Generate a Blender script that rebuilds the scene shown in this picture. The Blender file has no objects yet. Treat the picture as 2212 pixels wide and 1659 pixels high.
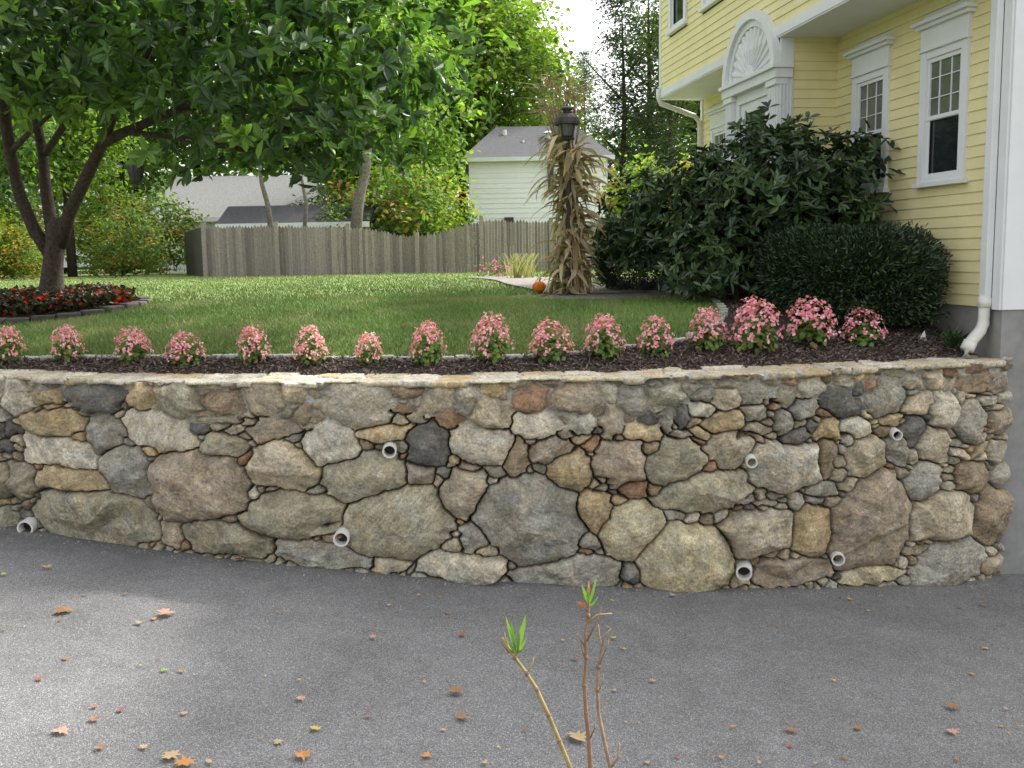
import bpy, math, random
import numpy as np
from mathutils import Vector, Matrix, noise
rng = np.random.default_rng(7); random.seed(7)
# ---------------------------------------------------------------- survey camera
PW, PH = 2212.0, 1659.0
FOC = PW*35.0/36.0
PITCH = math.radians(7.4); ROLL = 0.0175
CAMZ = 1.1
SP, CP = math.sin(PITCH), math.cos(PITCH)
def ray(px, py):
    a = (px-PW/2)/FOC; b = -(py-PH/2)/FOC
    a2 = a*math.cos(ROLL)+b*math.sin(ROLL); b2 = -a*math.sin(ROLL)+b*math.cos(ROLL)
    return np.array([a2, CP+b2*SP, -SP+b2*CP])
def at_y(px, py, y):
    d = ray(px, py); t = y/d[1]
    return np.array([d[0]*t, y, CAMZ+d[2]*t])
def yw(x):
    x = np.asarray(x, float); ax = np.abs(x)
    r = 8.72+0.037*x*x
    r = np.where(x < -5, 9.645+0.2*(ax-5), r)
    r = r+np.where(x > 4.2, 0.25*(np.minimum(x,4.9)-4.2)**2, 0)
    r = np.where(x > 4.9, 9.74+0.152*(x-4.9), r)
    return r
def gz(x, y):
    return 0.62*(1-np.exp(-np.maximum(0, y-yw(x)-0.45)/1.6))-0.03
def dz(x):
    return -1.84-0.072*np.clip(x, -16, 8)
def on_ground(px, py):
    d = ray(px, py); t = 9.0
    while t < 150:
        p = d*t
        if CAMZ+p[2] < gz(p[0], p[1]): break
        t += 0.02 if t < 20 else 0.2
    p = d*t
    return np.array([p[0], p[1], float(gz(p[0], p[1]))])
def on_drive(px, py):
    d = ray(px, py); t = (-1.84-CAMZ)/(d[2]+0.072*d[0])
    return np.array([d[0]*t, d[1]*t, CAMZ+d[2]*t])
def on_wall(px, py):
    d = ray(px, py); t = 9.0
    for _ in range(12): t = float(yw(d[0]*t))/d[1]
    return d[0]*t, CAMZ+d[2]*t, t
# ---------------------------------------------------------------- helpers
def link(o, parent=None):
    bpy.context.scene.collection.objects.link(o)
    if parent: o.parent = parent
    return o
def empty(name):
    return link(bpy.data.objects.new(name, None))
def fastmesh(name, V, F, mat, C=None, smooth=False, parent=None, mk=True):
    V = np.ascontiguousarray(V, dtype=np.float32); F = np.ascontiguousarray(F, dtype=np.int32)
    k = F.shape[1]; me = bpy.data.meshes.new(name)
    me.vertices.add(len(V)); me.vertices.foreach_set('co', V.ravel())
    me.loops.add(F.size); me.loops.foreach_set('vertex_index', F.ravel())
    me.polygons.add(len(F))
    me.polygons.foreach_set('loop_start', np.arange(0, F.size, k, dtype=np.int32))
    try: me.polygons.foreach_set('loop_total', np.full(len(F), k, dtype=np.int32))
    except Exception: pass
    me.update(calc_edges=True)
    me.polygons.foreach_set('use_smooth', np.full(len(F), smooth, dtype=bool))
    if C is not None:
        at = me.color_attributes.new('Col', 'FLOAT_COLOR', 'POINT')
        c4 = np.ones((len(V), 4), np.float32); c4[:, :3] = C
        at.data.foreach_set('color', c4.ravel())
    me.materials.append(mat)
    if not mk: return me
    return link(bpy.data.objects.new(name, me), parent)
class MB:
    def __init__(s): s.V=[]; s.F=[]; s.C=[]
    def add(s, vs, fs, col=(1,1,1)):
        o = len(s.V)
        for v in vs: s.V.append(tuple(float(c) for c in v)); s.C.append(col)
        for f in fs: s.F.append(tuple(i+o for i in f))
    def box(s, x0,x1,y0,y1,z0,z1, fn=None, col=(1,1,1)):
        vs=[(x,y,z) for z in (z0,z1) for y in (y0,y1) for x in (x0,x1)]
        if fn: vs=[fn(*v) for v in vs]
        s.add(vs,[(0,1,3,2),(4,6,7,5),(0,4,5,1),(2,3,7,6),(0,2,6,4),(1,5,7,3)],col)
    def tube(s, pts, rad, n=8, col=(1,1,1), cap=True):
        pts=[Vector(p) for p in pts]; vs=[]; fs=[]
        up=Vector((0.13,0.21,1)); 
        for i,p in enumerate(pts):
            t=(pts[min(i+1,len(pts)-1)]-pts[max(i-1,0)]).normalized()
            a=t.cross(up)
            if a.length<0.05: a=t.cross(Vector((1,0,0)))
            a.normalize(); b=t.cross(a)
            for k in range(n):
                th=2*math.pi*k/n; vs.append(p+(a*math.cos(th)+b*math.sin(th))*rad[i])
        for i in range(len(pts)-1):
            for k in range(n):
                fs.append((i*n+k,i*n+(k+1)%n,(i+1)*n+(k+1)%n,(i+1)*n+k))
        if cap:
            fs.append(tuple(range(n-1,-1,-1))); fs.append(tuple(range((len(pts)-1)*n,len(pts)*n)))
        s.add(vs,fs,col)
    def obj(s, name, mat, parent=None, smooth=False, bevel=0, auto=None):
        me=bpy.data.meshes.new(name); me.from_pydata(s.V,[],s.F); me.update()
        at=me.color_attributes.new('Col','FLOAT_COLOR','POINT')
        c=np.ones((len(s.V),4),np.float32); c[:,:3]=np.array(s.C,np.float32).reshape(-1,3); at.data.foreach_set('color',c.ravel())
        me.materials.append(mat)
        me.polygons.foreach_set('use_smooth',[smooth]*len(s.F))
        o=link(bpy.data.objects.new(name,me),parent)
        if bevel:
            m=o.modifiers.new('b','BEVEL'); m.width=bevel; m.segments=2; m.limit_method='ANGLE'
        return o
_tab = rng.random((256,256))
def vn(x,y,sc,seed=0):
    x=x/sc+seed*17.31; y=y/sc+seed*7.77
    xi=np.floor(x).astype(int); yi=np.floor(y).astype(int); fx=x-xi; fy=y-yi
    fx=fx*fx*(3-2*fx); fy=fy*fy*(3-2*fy)
    g=lambda i,j:_tab[(i)&255,(j)&255]
    return ((g(xi,yi)*(1-fx)+g(xi+1,yi)*fx)*(1-fy)+(g(xi,yi+1)*(1-fx)+g(xi+1,yi+1)*fx)*fy)*2-1
def nrmz(a): return a/np.maximum(1e-9,np.linalg.norm(a,axis=-1,keepdims=True))
# ---------------------------------------------------------------- materials
def newmat(name):
    m=bpy.data.materials.new(name); m.use_nodes=True; nt=m.node_tree
    b=nt.nodes['Principled BSDF']; b.inputs['Roughness'].default_value=0.85
    b.inputs['Specular IOR Level'].default_value=0.25
    return m,nt,b
def tex(nt,scale,detail=5,rough=0.6,dist=0.0,kind='noise',vec=None):
    if kind=='noise':
        n=nt.nodes.new('ShaderNodeTexNoise'); n.inputs['Scale'].default_value=scale; n.inputs['Detail'].default_value=detail
        n.inputs['Roughness'].default_value=rough; n.inputs['Distortion'].default_value=dist
    else:
        n=nt.nodes.new('ShaderNodeTexVoronoi'); n.inputs['Scale'].default_value=scale
    if vec is None:
        tc=nt.nodes.new('ShaderNodeTexCoord'); vec=tc.outputs['Object']
    nt.links.new(vec,n.inputs['Vector']); return n
def ramp(nt,src,stops):
    r=nt.nodes.new('ShaderNodeValToRGB'); el=r.color_ramp.elements
    while len(el)<len(stops): el.new(0.5)
    for e,(p,c) in zip(el,stops):
        e.position=p; e.color=(c[0],c[1],c[2],1) if hasattr(c,'__len__') else (c,c,c,1)
    nt.links.new(src,r.inputs[0]); return r.outputs[0]
def mixc(nt,a,b,fac=1.0,mode='MULTIPLY'):
    m=nt.nodes.new('ShaderNodeMix'); m.data_type='RGBA'; m.blend_type=mode
    for s,v in ((0,fac),(6,a),(7,b)):
        if isinstance(v,(int,float)): m.inputs[s].default_value=v
        elif isinstance(v,tuple): m.inputs[s].default_value=(v[0],v[1],v[2],1)
        else: nt.links.new(v,m.inputs[s])
    return m.outputs[2]
def bump(nt,b,h,strength=0.5,dist=0.01):
    n=nt.nodes.new('ShaderNodeBump'); n.inputs['Strength'].default_value=strength; n.inputs['Distance'].default_value=dist
    nt.links.new(h,n.inputs['Height']); nt.links.new(n.outputs[0],b.inputs['Normal'])
def simple(name,col,rough=0.7,var=0.15,scale=8,bmp=0.0,spec=0.3,metal=0):
    m,nt,b=newmat(name); b.inputs['Roughness'].default_value=rough; b.inputs['Specular IOR Level'].default_value=spec
    b.inputs['Metallic'].default_value=metal
    t=tex(nt,scale,3,0.65)
    c=ramp(nt,t.outputs[0],[(0.3,1-var),(0.7,1+var)])
    nt.links.new(mixc(nt,c,col),b.inputs['Base Color'])
    if bmp: bump(nt,b,t.outputs[0],bmp,0.01)
    return m
def attrcol(nt):
    a=nt.nodes.new('ShaderNodeAttribute'); a.attribute_name='Col'; return a.outputs['Color']
def leafmat(name,tint=(1,1,1),trans=0.35,objvar=0.0,rough=0.45,spec=0.35):
    m,nt,b=newmat(name); b.inputs['Roughness'].default_value=rough; b.inputs['Specular IOR Level'].default_value=spec
    c=mixc(nt,attrcol(nt),tint)
    if objvar:
        oi=nt.nodes.new('ShaderNodeObjectInfo')
        c=mixc(nt,c,ramp(nt,oi.outputs['Random'],[(0,(1-objvar,1-objvar*0.8,1.1)),(0.5,(1.1,1.05,0.9)),(1,(1+objvar*1.2,1+objvar*0.5,0.8))]))
    nt.links.new(c,b.inputs['Base Color'])
    if trans<=0: return m
    tr=nt.nodes.new('ShaderNodeBsdfTranslucent')
    nt.links.new(mixc(nt,c,(1.5,1.7,0.7)),tr.inputs['Color'])
    mx=nt.nodes.new('ShaderNodeMixShader'); mx.inputs[0].default_value=trans
    nt.links.new(b.outputs[0],mx.inputs[1]); nt.links.new(tr.outputs[0],mx.inputs[2])
    nt.links.new(mx.outputs[0],nt.nodes['Material Output'].inputs['Surface'])
    return m
# stone
def stonemat(name):
    m,nt,b=newmat(name); b.inputs['Roughness'].default_value=0.85
    c=attrcol(nt)
    t1=tex(nt,7,6,0.74,0.8); t2=tex(nt,42,4,0.8); t4=tex(nt,170,1,0.8)
    c=mixc(nt,c,ramp(nt,t1.outputs[0],[(0.3,0.58),(0.5,1.0),(0.7,1.34)]))
    c=mixc(nt,c,ramp(nt,t2.outputs[0],[(0.32,0.60),(0.5,1.0),(0.70,1.35)]))
    c=mixc(nt,c,ramp(nt,t4.outputs[0],[(0.35,0.75),(0.65,1.25)]))
    lf=ramp(nt,tex(nt,10,5,0.8,0.4).outputs[0],[(0.60,0.0),(0.72,0.35)])
    c=mixc(nt,c,(0.62,0.60,0.53),lf,'MIX')
    st=ramp(nt,tex(nt,4.5,5,0.75,1.2).outputs[0],[(0.56,0.0),(0.70,0.55)])
    c=mixc(nt,c,mixc(nt,c,(1.0,0.78,0.52)),st,'MIX')
    nt.links.new(c,b.inputs['Base Color'])
    h=mixc(nt,t2.outputs[0],t1.outputs[0],0.45,'MIX'); bump(nt,b,h,1.0,0.03)
    return m
M_stone=stonemat('fieldstone')
def asphaltmat():
    m,nt,b=newmat('asphalt'); b.inputs['Roughness'].default_value=0.88
    v=tex(nt,150,kind='v'); t=tex(nt,260,1,0.8); l=tex(nt,0.7,4,0.6,0.8); l2=tex(nt,5,4,0.7)
    c=ramp(nt,v.outputs['Color'],[(0.15,(0.092,0.092,0.094)),(0.7,(0.172,0.171,0.173)),(0.97,(0.32,0.315,0.31))])
    c=mixc(nt,c,ramp(nt,t.outputs[0],[(0.3,0.55),(0.7,1.5)]))
    c=mixc(nt,c,ramp(nt,l.outputs[0],[(0.3,0.84),(0.7,1.17)]))
    c=mixc(nt,c,ramp(nt,l2.outputs[0],[(0.3,0.90),(0.7,1.10)]))
    nt.links.new(c,b.inputs['Base Color']); bump(nt,b,v.outputs['Distance'],0.7,0.006)
    return m
M_asph=asphaltmat()
def groundmat(name,stops,scale,bstr=0.8,bd=0.03,big=None):
    m,nt,b=newmat(name); b.inputs['Roughness'].default_value=0.95
    t=tex(nt,scale,5,0.75,0.3); c=ramp(nt,t.outputs[0],stops)
    if big: c=mixc(nt,c,ramp(nt,tex(nt,big,3,0.6).outputs[0],[(0.3,0.75),(0.7,1.25)]))
    nt.links.new(c,b.inputs['Base Color']); bump(nt,b,t.outputs[0],bstr,bd); return m
M_lawn=groundmat('lawn_soil',[(0.3,(0.08,0.11,0.035)),(0.5,(0.15,0.20,0.055)),(0.7,(0.24,0.28,0.11))],28,big=0.5)
M_mulch=groundmat('mulch',[(0.3,(0.03,0.023,0.019)),(0.55,(0.085,0.065,0.055)),(0.75,(0.19,0.155,0.135))],60,1.0,0.03)
M_dirt=groundmat('bank_soil',[(0.3,(0.05,0.06,0.025)),(0.7,(0.15,0.14,0.07))],14)
def attrmat(name,rough=0.85,scale=20,var=0.3,bmp=0.3,spec=0.25):
    m,nt,b=newmat(name); b.inputs['Roughness'].default_value=rough; b.inputs['Specular IOR Level'].default_value=spec
    t=tex(nt,scale,4,0.7); c=mixc(nt,attrcol(nt),ramp(nt,t.outputs[0],[(0.3,1-var),(0.7,1+var)]))
    nt.links.new(c,b.inputs['Base Color'])
    if bmp: bump(nt,b,t.outputs[0],bmp,0.008)
    return m
M_rough=attrmat('weathered'); M_blade=leafmat('grass_blades',trans=0,rough=0.6)
M_chip=attrmat('mulch_chips',0.95,30)
M_leaf=leafmat('tree_leaves',trans=0.42,rough=0.36,spec=0.55)
M_rhodo=leafmat('rhododendron_leaves',trans=0,rough=0.35,spec=0.5)
M_bg=leafmat('woodland_leaves',trans=0.42,objvar=0.2,rough=0.6)
M_petal=leafmat('begonia',trans=0.25,rough=0.5)
M_dry=leafmat('dry_leaf',trans=0.2,rough=0.7)
M_bark=simple('bark',(0.065,0.050,0.040),0.95,0.5,25,0.9)
M_barkg=simple('grey_bark',(0.16,0.145,0.125),0.95,0.4,15,0.9)
M_white=simple('white_paint',(0.74,0.76,0.785),0.5,0.03,3)
M_pvc=simple('pvc',(0.72,0.71,0.68),0.45,0.08,12)
M_conc=simple('concrete',(0.27,0.27,0.265),0.9,0.15,5,0.3)
M_yel=simple('yellow_siding',(0.78,0.71,0.39),0.6,0.05,2.5)
M_black=simple('dark_metal',(0.035,0.03,0.027),0.5,0.3,30,0.2,0.5)
M_roof=simple('shingles',(0.095,0.095,0.10),0.95,0.35,14,0.5)
M_roofr=simple('faded_shingles',(0.20,0.20,0.195),0.95,0.25,14,0.5)
M_roofd=simple('dark_shingles',(0.04,0.04,0.045),0.95,0.35,14,0.5)
M_granite=simple('granite',(0.36,0.35,0.33),0.85,0.3,40,0.6)
def glassmat(name,col,rough=0.06):
    m,nt,b=newmat(name); b.inputs['Roughness'].default_value=rough; b.inputs['Specular IOR Level'].default_value=0.7
    t=tex(nt,2.5,3); nt.links.new(mixc(nt,ramp(nt,t.outputs[0],[(0.3,0.7),(0.7,1.3)]),col),b.inputs['Base Color']); return m
M_glass=glassmat('window_glass',(0.02,0.024,0.028)); M_glass2=glassmat('pale_glass',(0.13,0.14,0.12),0.15)  # upper-sash glass paler: blinds and reflected trees painted into its colour
# ---------------------------------------------------------------- world, sun, camera
sc=bpy.context.scene
w=bpy.data.worlds.new('World'); sc.world=w; w.use_nodes=True
SUN_EL=47.0; S=Vector((0.77,0.64,0)).normalized(); SUN_AZ=math.atan2(S.x,S.y)
sky=w.node_tree.nodes.new('ShaderNodeTexSky'); sky.sky_type='NISHITA'; sky.sun_disc=False
sky.sun_elevation=math.radians(SUN_EL); sky.sun_rotation=SUN_AZ; sky.dust_density=5.0; sky.air_density=1.0; sky.ozone_density=1.0
bg=w.node_tree.nodes['Background']; bg.inputs[1].default_value=0.46
hs=w.node_tree.nodes.new('ShaderNodeHueSaturation'); hs.inputs['Saturation'].default_value=0.15
w.node_tree.links.new(sky.outputs[0],hs.inputs['Color']); w.node_tree.links.new(hs.outputs[0],bg.inputs[0])
sl=bpy.data.lights.new('sun','SUN'); sl.energy=4.3; sl.angle=math.radians(3.0); sl.color=(1,0.96,0.88)
so=link(bpy.data.objects.new('sun',sl)); sd=S*math.cos(math.radians(SUN_EL))+Vector((0,0,math.sin(math.radians(SUN_EL))))
so.rotation_euler=sd.to_track_quat('Z','Y').to_euler(); so.location=sd*60
cam=bpy.data.cameras.new('camera'); cam.lens=35; cam.sensor_width=36; cam.clip_end=1500
co=link(bpy.data.objects.new('camera',cam)); 
R=Vector((1,0,0)); U=Vector((0,SP,CP)); Fw=Vector((0,CP,-SP))
xa=R*math.cos(ROLL)-U*math.sin(ROLL); ya=R*math.sin(ROLL)+U*math.cos(ROLL)
mw=Matrix((xa,ya,-Fw)).transposed().to_4x4(); mw.translation=Vector((0,0,CAMZ)); co.matrix_world=mw
sc.camera=co
sc.view_settings.view_transform='Standard'; sc.view_settings.look='None'; sc.view_settings.exposure=0
# ---------------------------------------------------------------- terrain
def grid(xs, rows, fn, mat, name, flip=False):
    nx=len(xs); nr=len(rows); X=np.repeat(np.array(xs)[None,:],nr,0); Rr=np.repeat(np.array(rows)[:,None],nx,1)
    V=fn(X,Rr).reshape(-1,3)
    i=np.arange(nr-1)[:,None]*nx+np.arange(nx-1)[None,:]
    F=np.stack([i,i+1,i+nx+1,i+nx],-1).reshape(-1,4)
    return fastmesh(name,V,F,mat,smooth=True)
xs=np.concatenate([np.linspace(-300,-20,30),np.arange(-19,14,0.25),np.linspace(14.5,300,30)])
rows=np.concatenate([[-1],np.arange(0,6,0.2),np.arange(6,40,1.0),np.linspace(42,900,40)])
def lawnf(X,V):
    Y=yw(np.clip(X,-40,40))+0.25+np.maximum(V,0); Z=gz(X,Y); 
    Y=np.where(V<0,yw(np.clip(X,-40,40))+0.25,Y); Z=np.where(V<0,-3.0,Z); return np.stack([X,Y,Z],-1)
lawn=grid(xs,rows,lawnf,M_lawn,'lawn')
rows=np.concatenate([np.arange(4.4,12,0.4),np.linspace(12.5,26,20)])
grid(xs,rows,lambda X,Y:np.stack([X,Y,dz(X)],-1),M_asph,'driveway')
rows=np.array([-300,-100,-40,-10,-2,0,1,2,3,3.6,4.2,4.9])
grid(xs,rows,lambda X,Y:np.stack([X,Y,dz(X)*np.clip((Y-1.0)/3.6,0,1)+(-0.75)*(1-np.clip((Y-1.0)/3.6,0,1))-0.012*(Y>4.2)+0.05*vn(X,Y,0.5)*(Y<4)],-1),M_dirt,'ground')
# ---------------------------------------------------------------- stone wall
COL={'L':(.46,.44,.385),'T':(.40,.36,.285),'O':(.41,.335,.22),'R':(.31,.205,.145),'G':(.30,.295,.27),'D':(.13,.13,.13),
     'P':(.30,.26,.215),'V':(.31,.295,.235),'B':(.27,.22,.165),'S':(.43,.395,.29)}
WARM=np.array([1.26,1.20,1.09])
COL={k:tuple(np.array(v)*(WARM if k!='D' else WARM*1.05)) for k,v in COL.items()}
ST="""25 862 52 44 0 L a;100 858 40 18 -5 O a;205 855 64 36 0 D a;312 860 32 30 0 O a;392 862 50 44 0 V a;487 868 46 27 0 B a;570 858 44 40 0 T r;632 845 28 25 0 T a
772 870 78 54 8 L r;875 843 34 17 0 B a;868 884 36 13 -5 R a;945 866 44 30 -15 T a;1010 858 28 26 0 L a;1065 840 26 18 0 O a;1118 828 26 15 0 T a;1062 895 44 42 0 T a
1145 860 42 30 0 R a;1245 857 58 33 0 P s;1318 848 18 20 0 L a;1368 865 34 34 0 G r;1440 855 40 28 0 V a;1520 850 24 22 0 G a;1570 862 34 22 0 T a;1625 850 30 32 0 G r
1700 855 20 24 0 V r;1750 832 30 24 0 L a;1815 872 46 32 15 D a;1882 832 18 18 0 R a;1912 858 42 42 0 G r;1985 875 40 26 -10 T a;2020 818 26 24 0 T a;2105 825 42 20 0 B a;2155 832 22 18 0 P a
115 912 70 32 -3 O a;25 926 28 20 0 D a;230 935 43 42 0 G a;345 932 82 42 14 L r;470 908 70 9 0 V a;545 912 26 12 0 T a;487 960 56 26 0 V a;592 926 60 26 -5 P s;655 896 22 26 30 B a
715 958 66 52 10 L a;835 935 62 22 -8 O a;924 960 50 52 -30 D a;975 908 32 24 0 R a;1040 955 78 46 12 L r;1163 918 60 30 0 L a;1255 915 30 26 0 L r;1320 912 30 36 0 T a;1395 932 42 24 0 O a
1440 905 20 30 0 G a;1472 905 20 26 0 D a;1512 885 30 24 0 L a;1562 915 46 23 0 O a;1628 888 30 22 0 G a;1692 915 24 32 0 G a;1738 882 36 26 0 G a;1712 945 36 24 0 D a;1784 925 28 32 0 O a
1850 928 34 30 0 L r;1925 905 26 18 0 O a;1970 925 30 34 0 D a;2035 882 34 44 0 L a;2095 908 34 48 0 G a;2155 905 24 30 0 P a;2150 880 20 10 0 T a
125 972 84 36 5 L a;12 965 24 15 0 D a;275 1016 68 52 22 G a;36 1040 44 44 0 V a;430 1052 106 72 3 P s;612 1008 76 54 8 T a;787 1030 92 54 -6 V r;910 1020 35 28 0 P a;1000 1067 58 58 0 T a
1192 973 56 28 -10 P a;1120 990 28 46 15 B a;1230 1012 48 48 0 O r;1335 1000 56 54 0 P s;1457 995 66 46 0 V a;1570 968 52 42 0 T a;1692 1006 72 60 0 L s;1515 1062 102 44 -6 V a;1367 1056 34 25 0 R r
1865 985 46 44 -25 T s;1938 968 26 38 0 G a;2017 962 32 40 0 T s;1786 978 20 50 0 B a;1996 1040 40 44 0 G r;2095 1030 36 34 0 B r;2160 1030 22 30 0 G r;2150 975 22 28 0 V a;1835 945 20 24 0 G r
165 1036 92 32 0 O a;215 1120 138 60 4 V s;627 1112 114 50 -3 V r;545 1065 18 22 0 L r;862 1128 118 78 -8 V r;492 1165 98 36 3 V s;372 1150 26 32 0 T a;1137 1122 118 88 25 G s;1285 1097 46 50 -20 O a
1370 1146 72 62 -20 S r;1478 1208 108 78 10 S r;1640 1146 78 52 -6 T a;1752 1145 50 52 20 O r;1882 1125 84 98 0 P s;2027 1112 72 60 0 T a;2137 1112 34 60 0 B s;692 1200 108 30 8 G a;842 1220 42 22 0 T r
1000 1226 98 40 6 L a;1022 1160 34 36 20 G a;1228 1238 112 36 0 G a;1272 1172 30 20 0 G a;1365 1235 24 26 0 D a;1705 1232 92 32 0 P a;1882 1238 72 25 0 S a;2047 1216 74 48 0 G s;2140 1218 26 24 0 T a
1662 1082 44 9 0 V a;1090 1072 18 36 35 R a;14 1118 28 28 0 V a;1720 1082 19 20 0 L r;1778 1058 34 18 0 G r;1215 1130 22 20 0 G a;1560 1112 18 18 0 L r;1590 945 20 12 0 T a;1945 905 14 10 0 T a
700 1130 40 16 -20 O a;130 1010 30 10 0 T a;325 970 20 14 0 O r;1310 1035 24 12 0 T a;1470 940 26 12 0 G a;450 830 36 10 0 V a;700 832 22 12 0 G a;980 822 30 8 0 O a;1190 826 30 8 0 B a;1820 822 30 12 0 V a"""
stones=[]
for ln in ST.replace('\n',';').split(';'):
    a=ln.split()
    if len(a)<7: continue
    px,py,hw,hh,ang=map(float,a[:5])
    x0,_,_=on_wall(px-hw,py); x1,_,_=on_wall(px+hw,py); _,z0,_=on_wall(px,py+hh); _,z1,_=on_wall(px,py-hh)
    c=np.array(COL[a[5]])*(0.88+0.26*random.random())
    k=1.08 if a[6]=='r' else 1.15
    stones.append([(x0+x1)/2,(z0+z1)/2,(x1-x0)/2*k,(z1-z0)/2*k,math.radians(-ang),c,a[6]])
base=[s for s in stones]
for s in base:   # continue the wall to the left, outside the photograph
    if -4.9<s[0]<4.0:
        stones.append([-9.9-s[0]-0.0,s[1]+0.0,s[2],s[3],-s[4],s[5],s[6]])
h=0.0066
X1=np.concatenate([np.arange(-13,-5.6,0.03),np.arange(-5.6,4.875,h)]); Z1=np.arange(-2.35,0.001,h)
XX,ZZ=np.meshgrid(X1,Z1)
wx=XX+0.012*vn(XX,ZZ,0.16,1)+0.008*vn(XX,ZZ,0.05,2)+0.004*vn(XX,ZZ,0.018,3)
wz=ZZ+0.012*vn(XX,ZZ,0.16,4)+0.008*vn(XX,ZZ,0.05,5)+0.004*vn(XX,ZZ,0.018,6)
F1=np.full(XX.shape,9.0,np.float32); F2=np.full(XX.shape,9.0,np.float32); ID=np.zeros(XX.shape,np.int32)
def put(i,s):
    cx,cz,a,b,an,c,k=s; m=max(a,b)*1.3+0.25
    i0,i1=np.searchsorted(X1,[cx-m,cx+m]); j0,j1=np.searchsorted(Z1,[cz-m,cz+m])
    if i1<=i0 or j1<=j0: return
    sx=wx[j0:j1,i0:i1]-cx; sz=wz[j0:j1,i0:i1]-cz
    qx=(sx*math.cos(an)+sz*math.sin(an))/a; qz=(-sx*math.sin(an)+sz*math.cos(an))/b
    p={'r':2.3,'a':3.0,'s':4.0}[k]
    r=(np.abs(qx)**p+np.abs(qz)**p)**(1/p)
    if k!='r':
        n=random.choice([4,5,5,6]); ph=random.random()*6.28
        for j in range(n):
            t=ph+j*2*math.pi/n+random.uniform(-.4,.4); dd=random.uniform(0.74,0.96)*(1.10 if k=='s' else 1.0)
            r=np.maximum(r,(qx*math.cos(t)+qz*math.sin(t))/dd)
    sdv=((r-1)*2*a*b/(a+b)).astype(np.float32)
    f1=F1[j0:j1,i0:i1]; f2=F2[j0:j1,i0:i1]; idd=ID[j0:j1,i0:i1]
    lt=sdv<f1
    f2[:]=np.where(lt,f1,np.minimum(f2,sdv)); idd[lt]=i; f1[:]=np.where(lt,sdv,f1)
for i,s in enumerate(stones): put(i,s)
dead=np.zeros(XX.shape,bool); keys='TTOGPVLBRDGTV'
below=ZZ<dz(XX)-0.03
for it in range(1300):
    T=np.where(dead|below,-1,F1); k=int(np.argmax(T)); j,i=divmod(k,XX.shape[1]); v=T[j,i]
    if v<0.015: break
    x,z=XX[j,i],ZZ[j,i]
    if (z>-0.34 and random.random()<0.45) or (z<=-.34 and v<.03 and random.random()<.25):
        dead[max(0,j-6):j+7,max(0,i-6):i+7]=True; continue
    rr=min(0.07,v*1.2+0.012); e=random.choice([1.2,1.6,2.2,3.0]); 
    s=[x,z,min(rr*e,0.15),rr*0.95,random.gauss(0,0.5),np.array(COL[random.choice(keys)])*random.uniform(.7,1.05),random.choice('aaaasr')]
    stones.append(s); put(len(stones)-1,s)
    dead[max(0,j-3):j+4,max(0,i-3):i+4]=True
ns=len(stones); A=lambda f:np.array([f(s) for s in stones])
cx=A(lambda s:s[0])[ID]; cz=A(lambda s:s[1])[ID]
msz=A(lambda s:min(s[2],s[3])); isr=np.array([s[6]=='r' for s in stones])
hm=np.clip(msz*0.50,0.035,0.14)*(0.8+0.4*rng.random(ns)); hm=hm[ID]
wd=np.where(isr,0.36,0.12)*msz; wd=np.clip(wd,0.008,0.075)[ID]
rnd=isr[ID]
off=rng.uniform(-0.02,0.025,ns)[ID]
fac=np.full(XX.shape,9.0)   # chiselled faces: lowest of several tilted planes
for j in range(4):
    sg=np.where(isr,0.12,0.38 if j else 0.14); gx_=(rng.normal(0,1,ns)*sg)[ID]; gz_=(rng.normal(0,1,ns)*sg)[ID]; c_=(rng.uniform(0.0,0.22,ns)*msz*(1 if j else .2))[ID]
    fac=np.minimum(fac,gx_*(wx-cx)+gz_*(wz-cz)+c_)
dI=np.minimum((F2-F1)*0.5,-F1+0.014)
dp=np.maximum(dI-0.003-0.003*np.maximum(0,vn(XX,ZZ,0.09,44)),0)
mort=np.clip((ZZ+0.36+0.24*vn(XX,ZZ,0.4,9))/0.12,0,1)
cn=vn(XX,ZZ,0.22,33)
crev=np.where(mort>0.5,-0.006,-0.075-0.035*cn)
crev=crev+0.006*vn(XX,ZZ,0.03,11)
prof=1-np.exp(-dp/wd)
face=hm+off+np.clip(fac,-0.09,0.05)+np.where(rnd,0.007,0.014)*vn(XX+ID*0.37,ZZ,0.14,12)+np.where(rnd,0.003,0.009)*np.abs(vn(XX,ZZ+ID*0.21,0.05,13))+0.0035*vn(XX,ZZ,0.022,14)
edge=np.clip(dp/0.006,0,1)
H=crev*(1-edge)+np.maximum(face,0.012)*prof*edge
# colours
cc=np.array([s[5] for s in stones])[ID]
hue=vn(XX+ID*0.73,ZZ,0.11,15)[...,None]
cc=cc*(1+0.20*vn(XX,ZZ+ID*0.5,0.08,16)[...,None])*(1+hue*np.array([0.05,0.0,-0.08]))
ga=rng.uniform(-1,1,ns)[ID]; gr=np.abs(vn((XX*np.cos(ga)+ZZ*np.sin(ga))*0.4+ID*0.91,(ZZ*np.cos(ga)-XX*np.sin(ga))*1.8,0.05,17))[...,None]; cc=cc*(0.86+0.30*gr)
mc=np.where(mort[...,None]>0.5,np.array([.46,.45,.41]),np.array([.085,.074,.06]))
m=np.clip(dp/0.004,0,1)[...,None]; cc=mc*(1-m)+cc*m
slope=np.gradient(yw(X1),X1); nn=np.stack([slope,-np.ones_like(slope)],-1); nn/=np.linalg.norm(nn,axis=-1,keepdims=True)
V=np.stack([XX+nn[None,:,0]*H,yw(XX)+nn[None,:,1]*H,ZZ-0.004],-1).reshape(-1,3)
nx=len(X1); nz=len(Z1); i=np.arange(nz-1)[:,None]*nx+np.arange(nx-1)[None,:]
Fq=np.stack([i,i+1,i+nx+1,i+nx],-1).reshape(-1,4)
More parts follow.
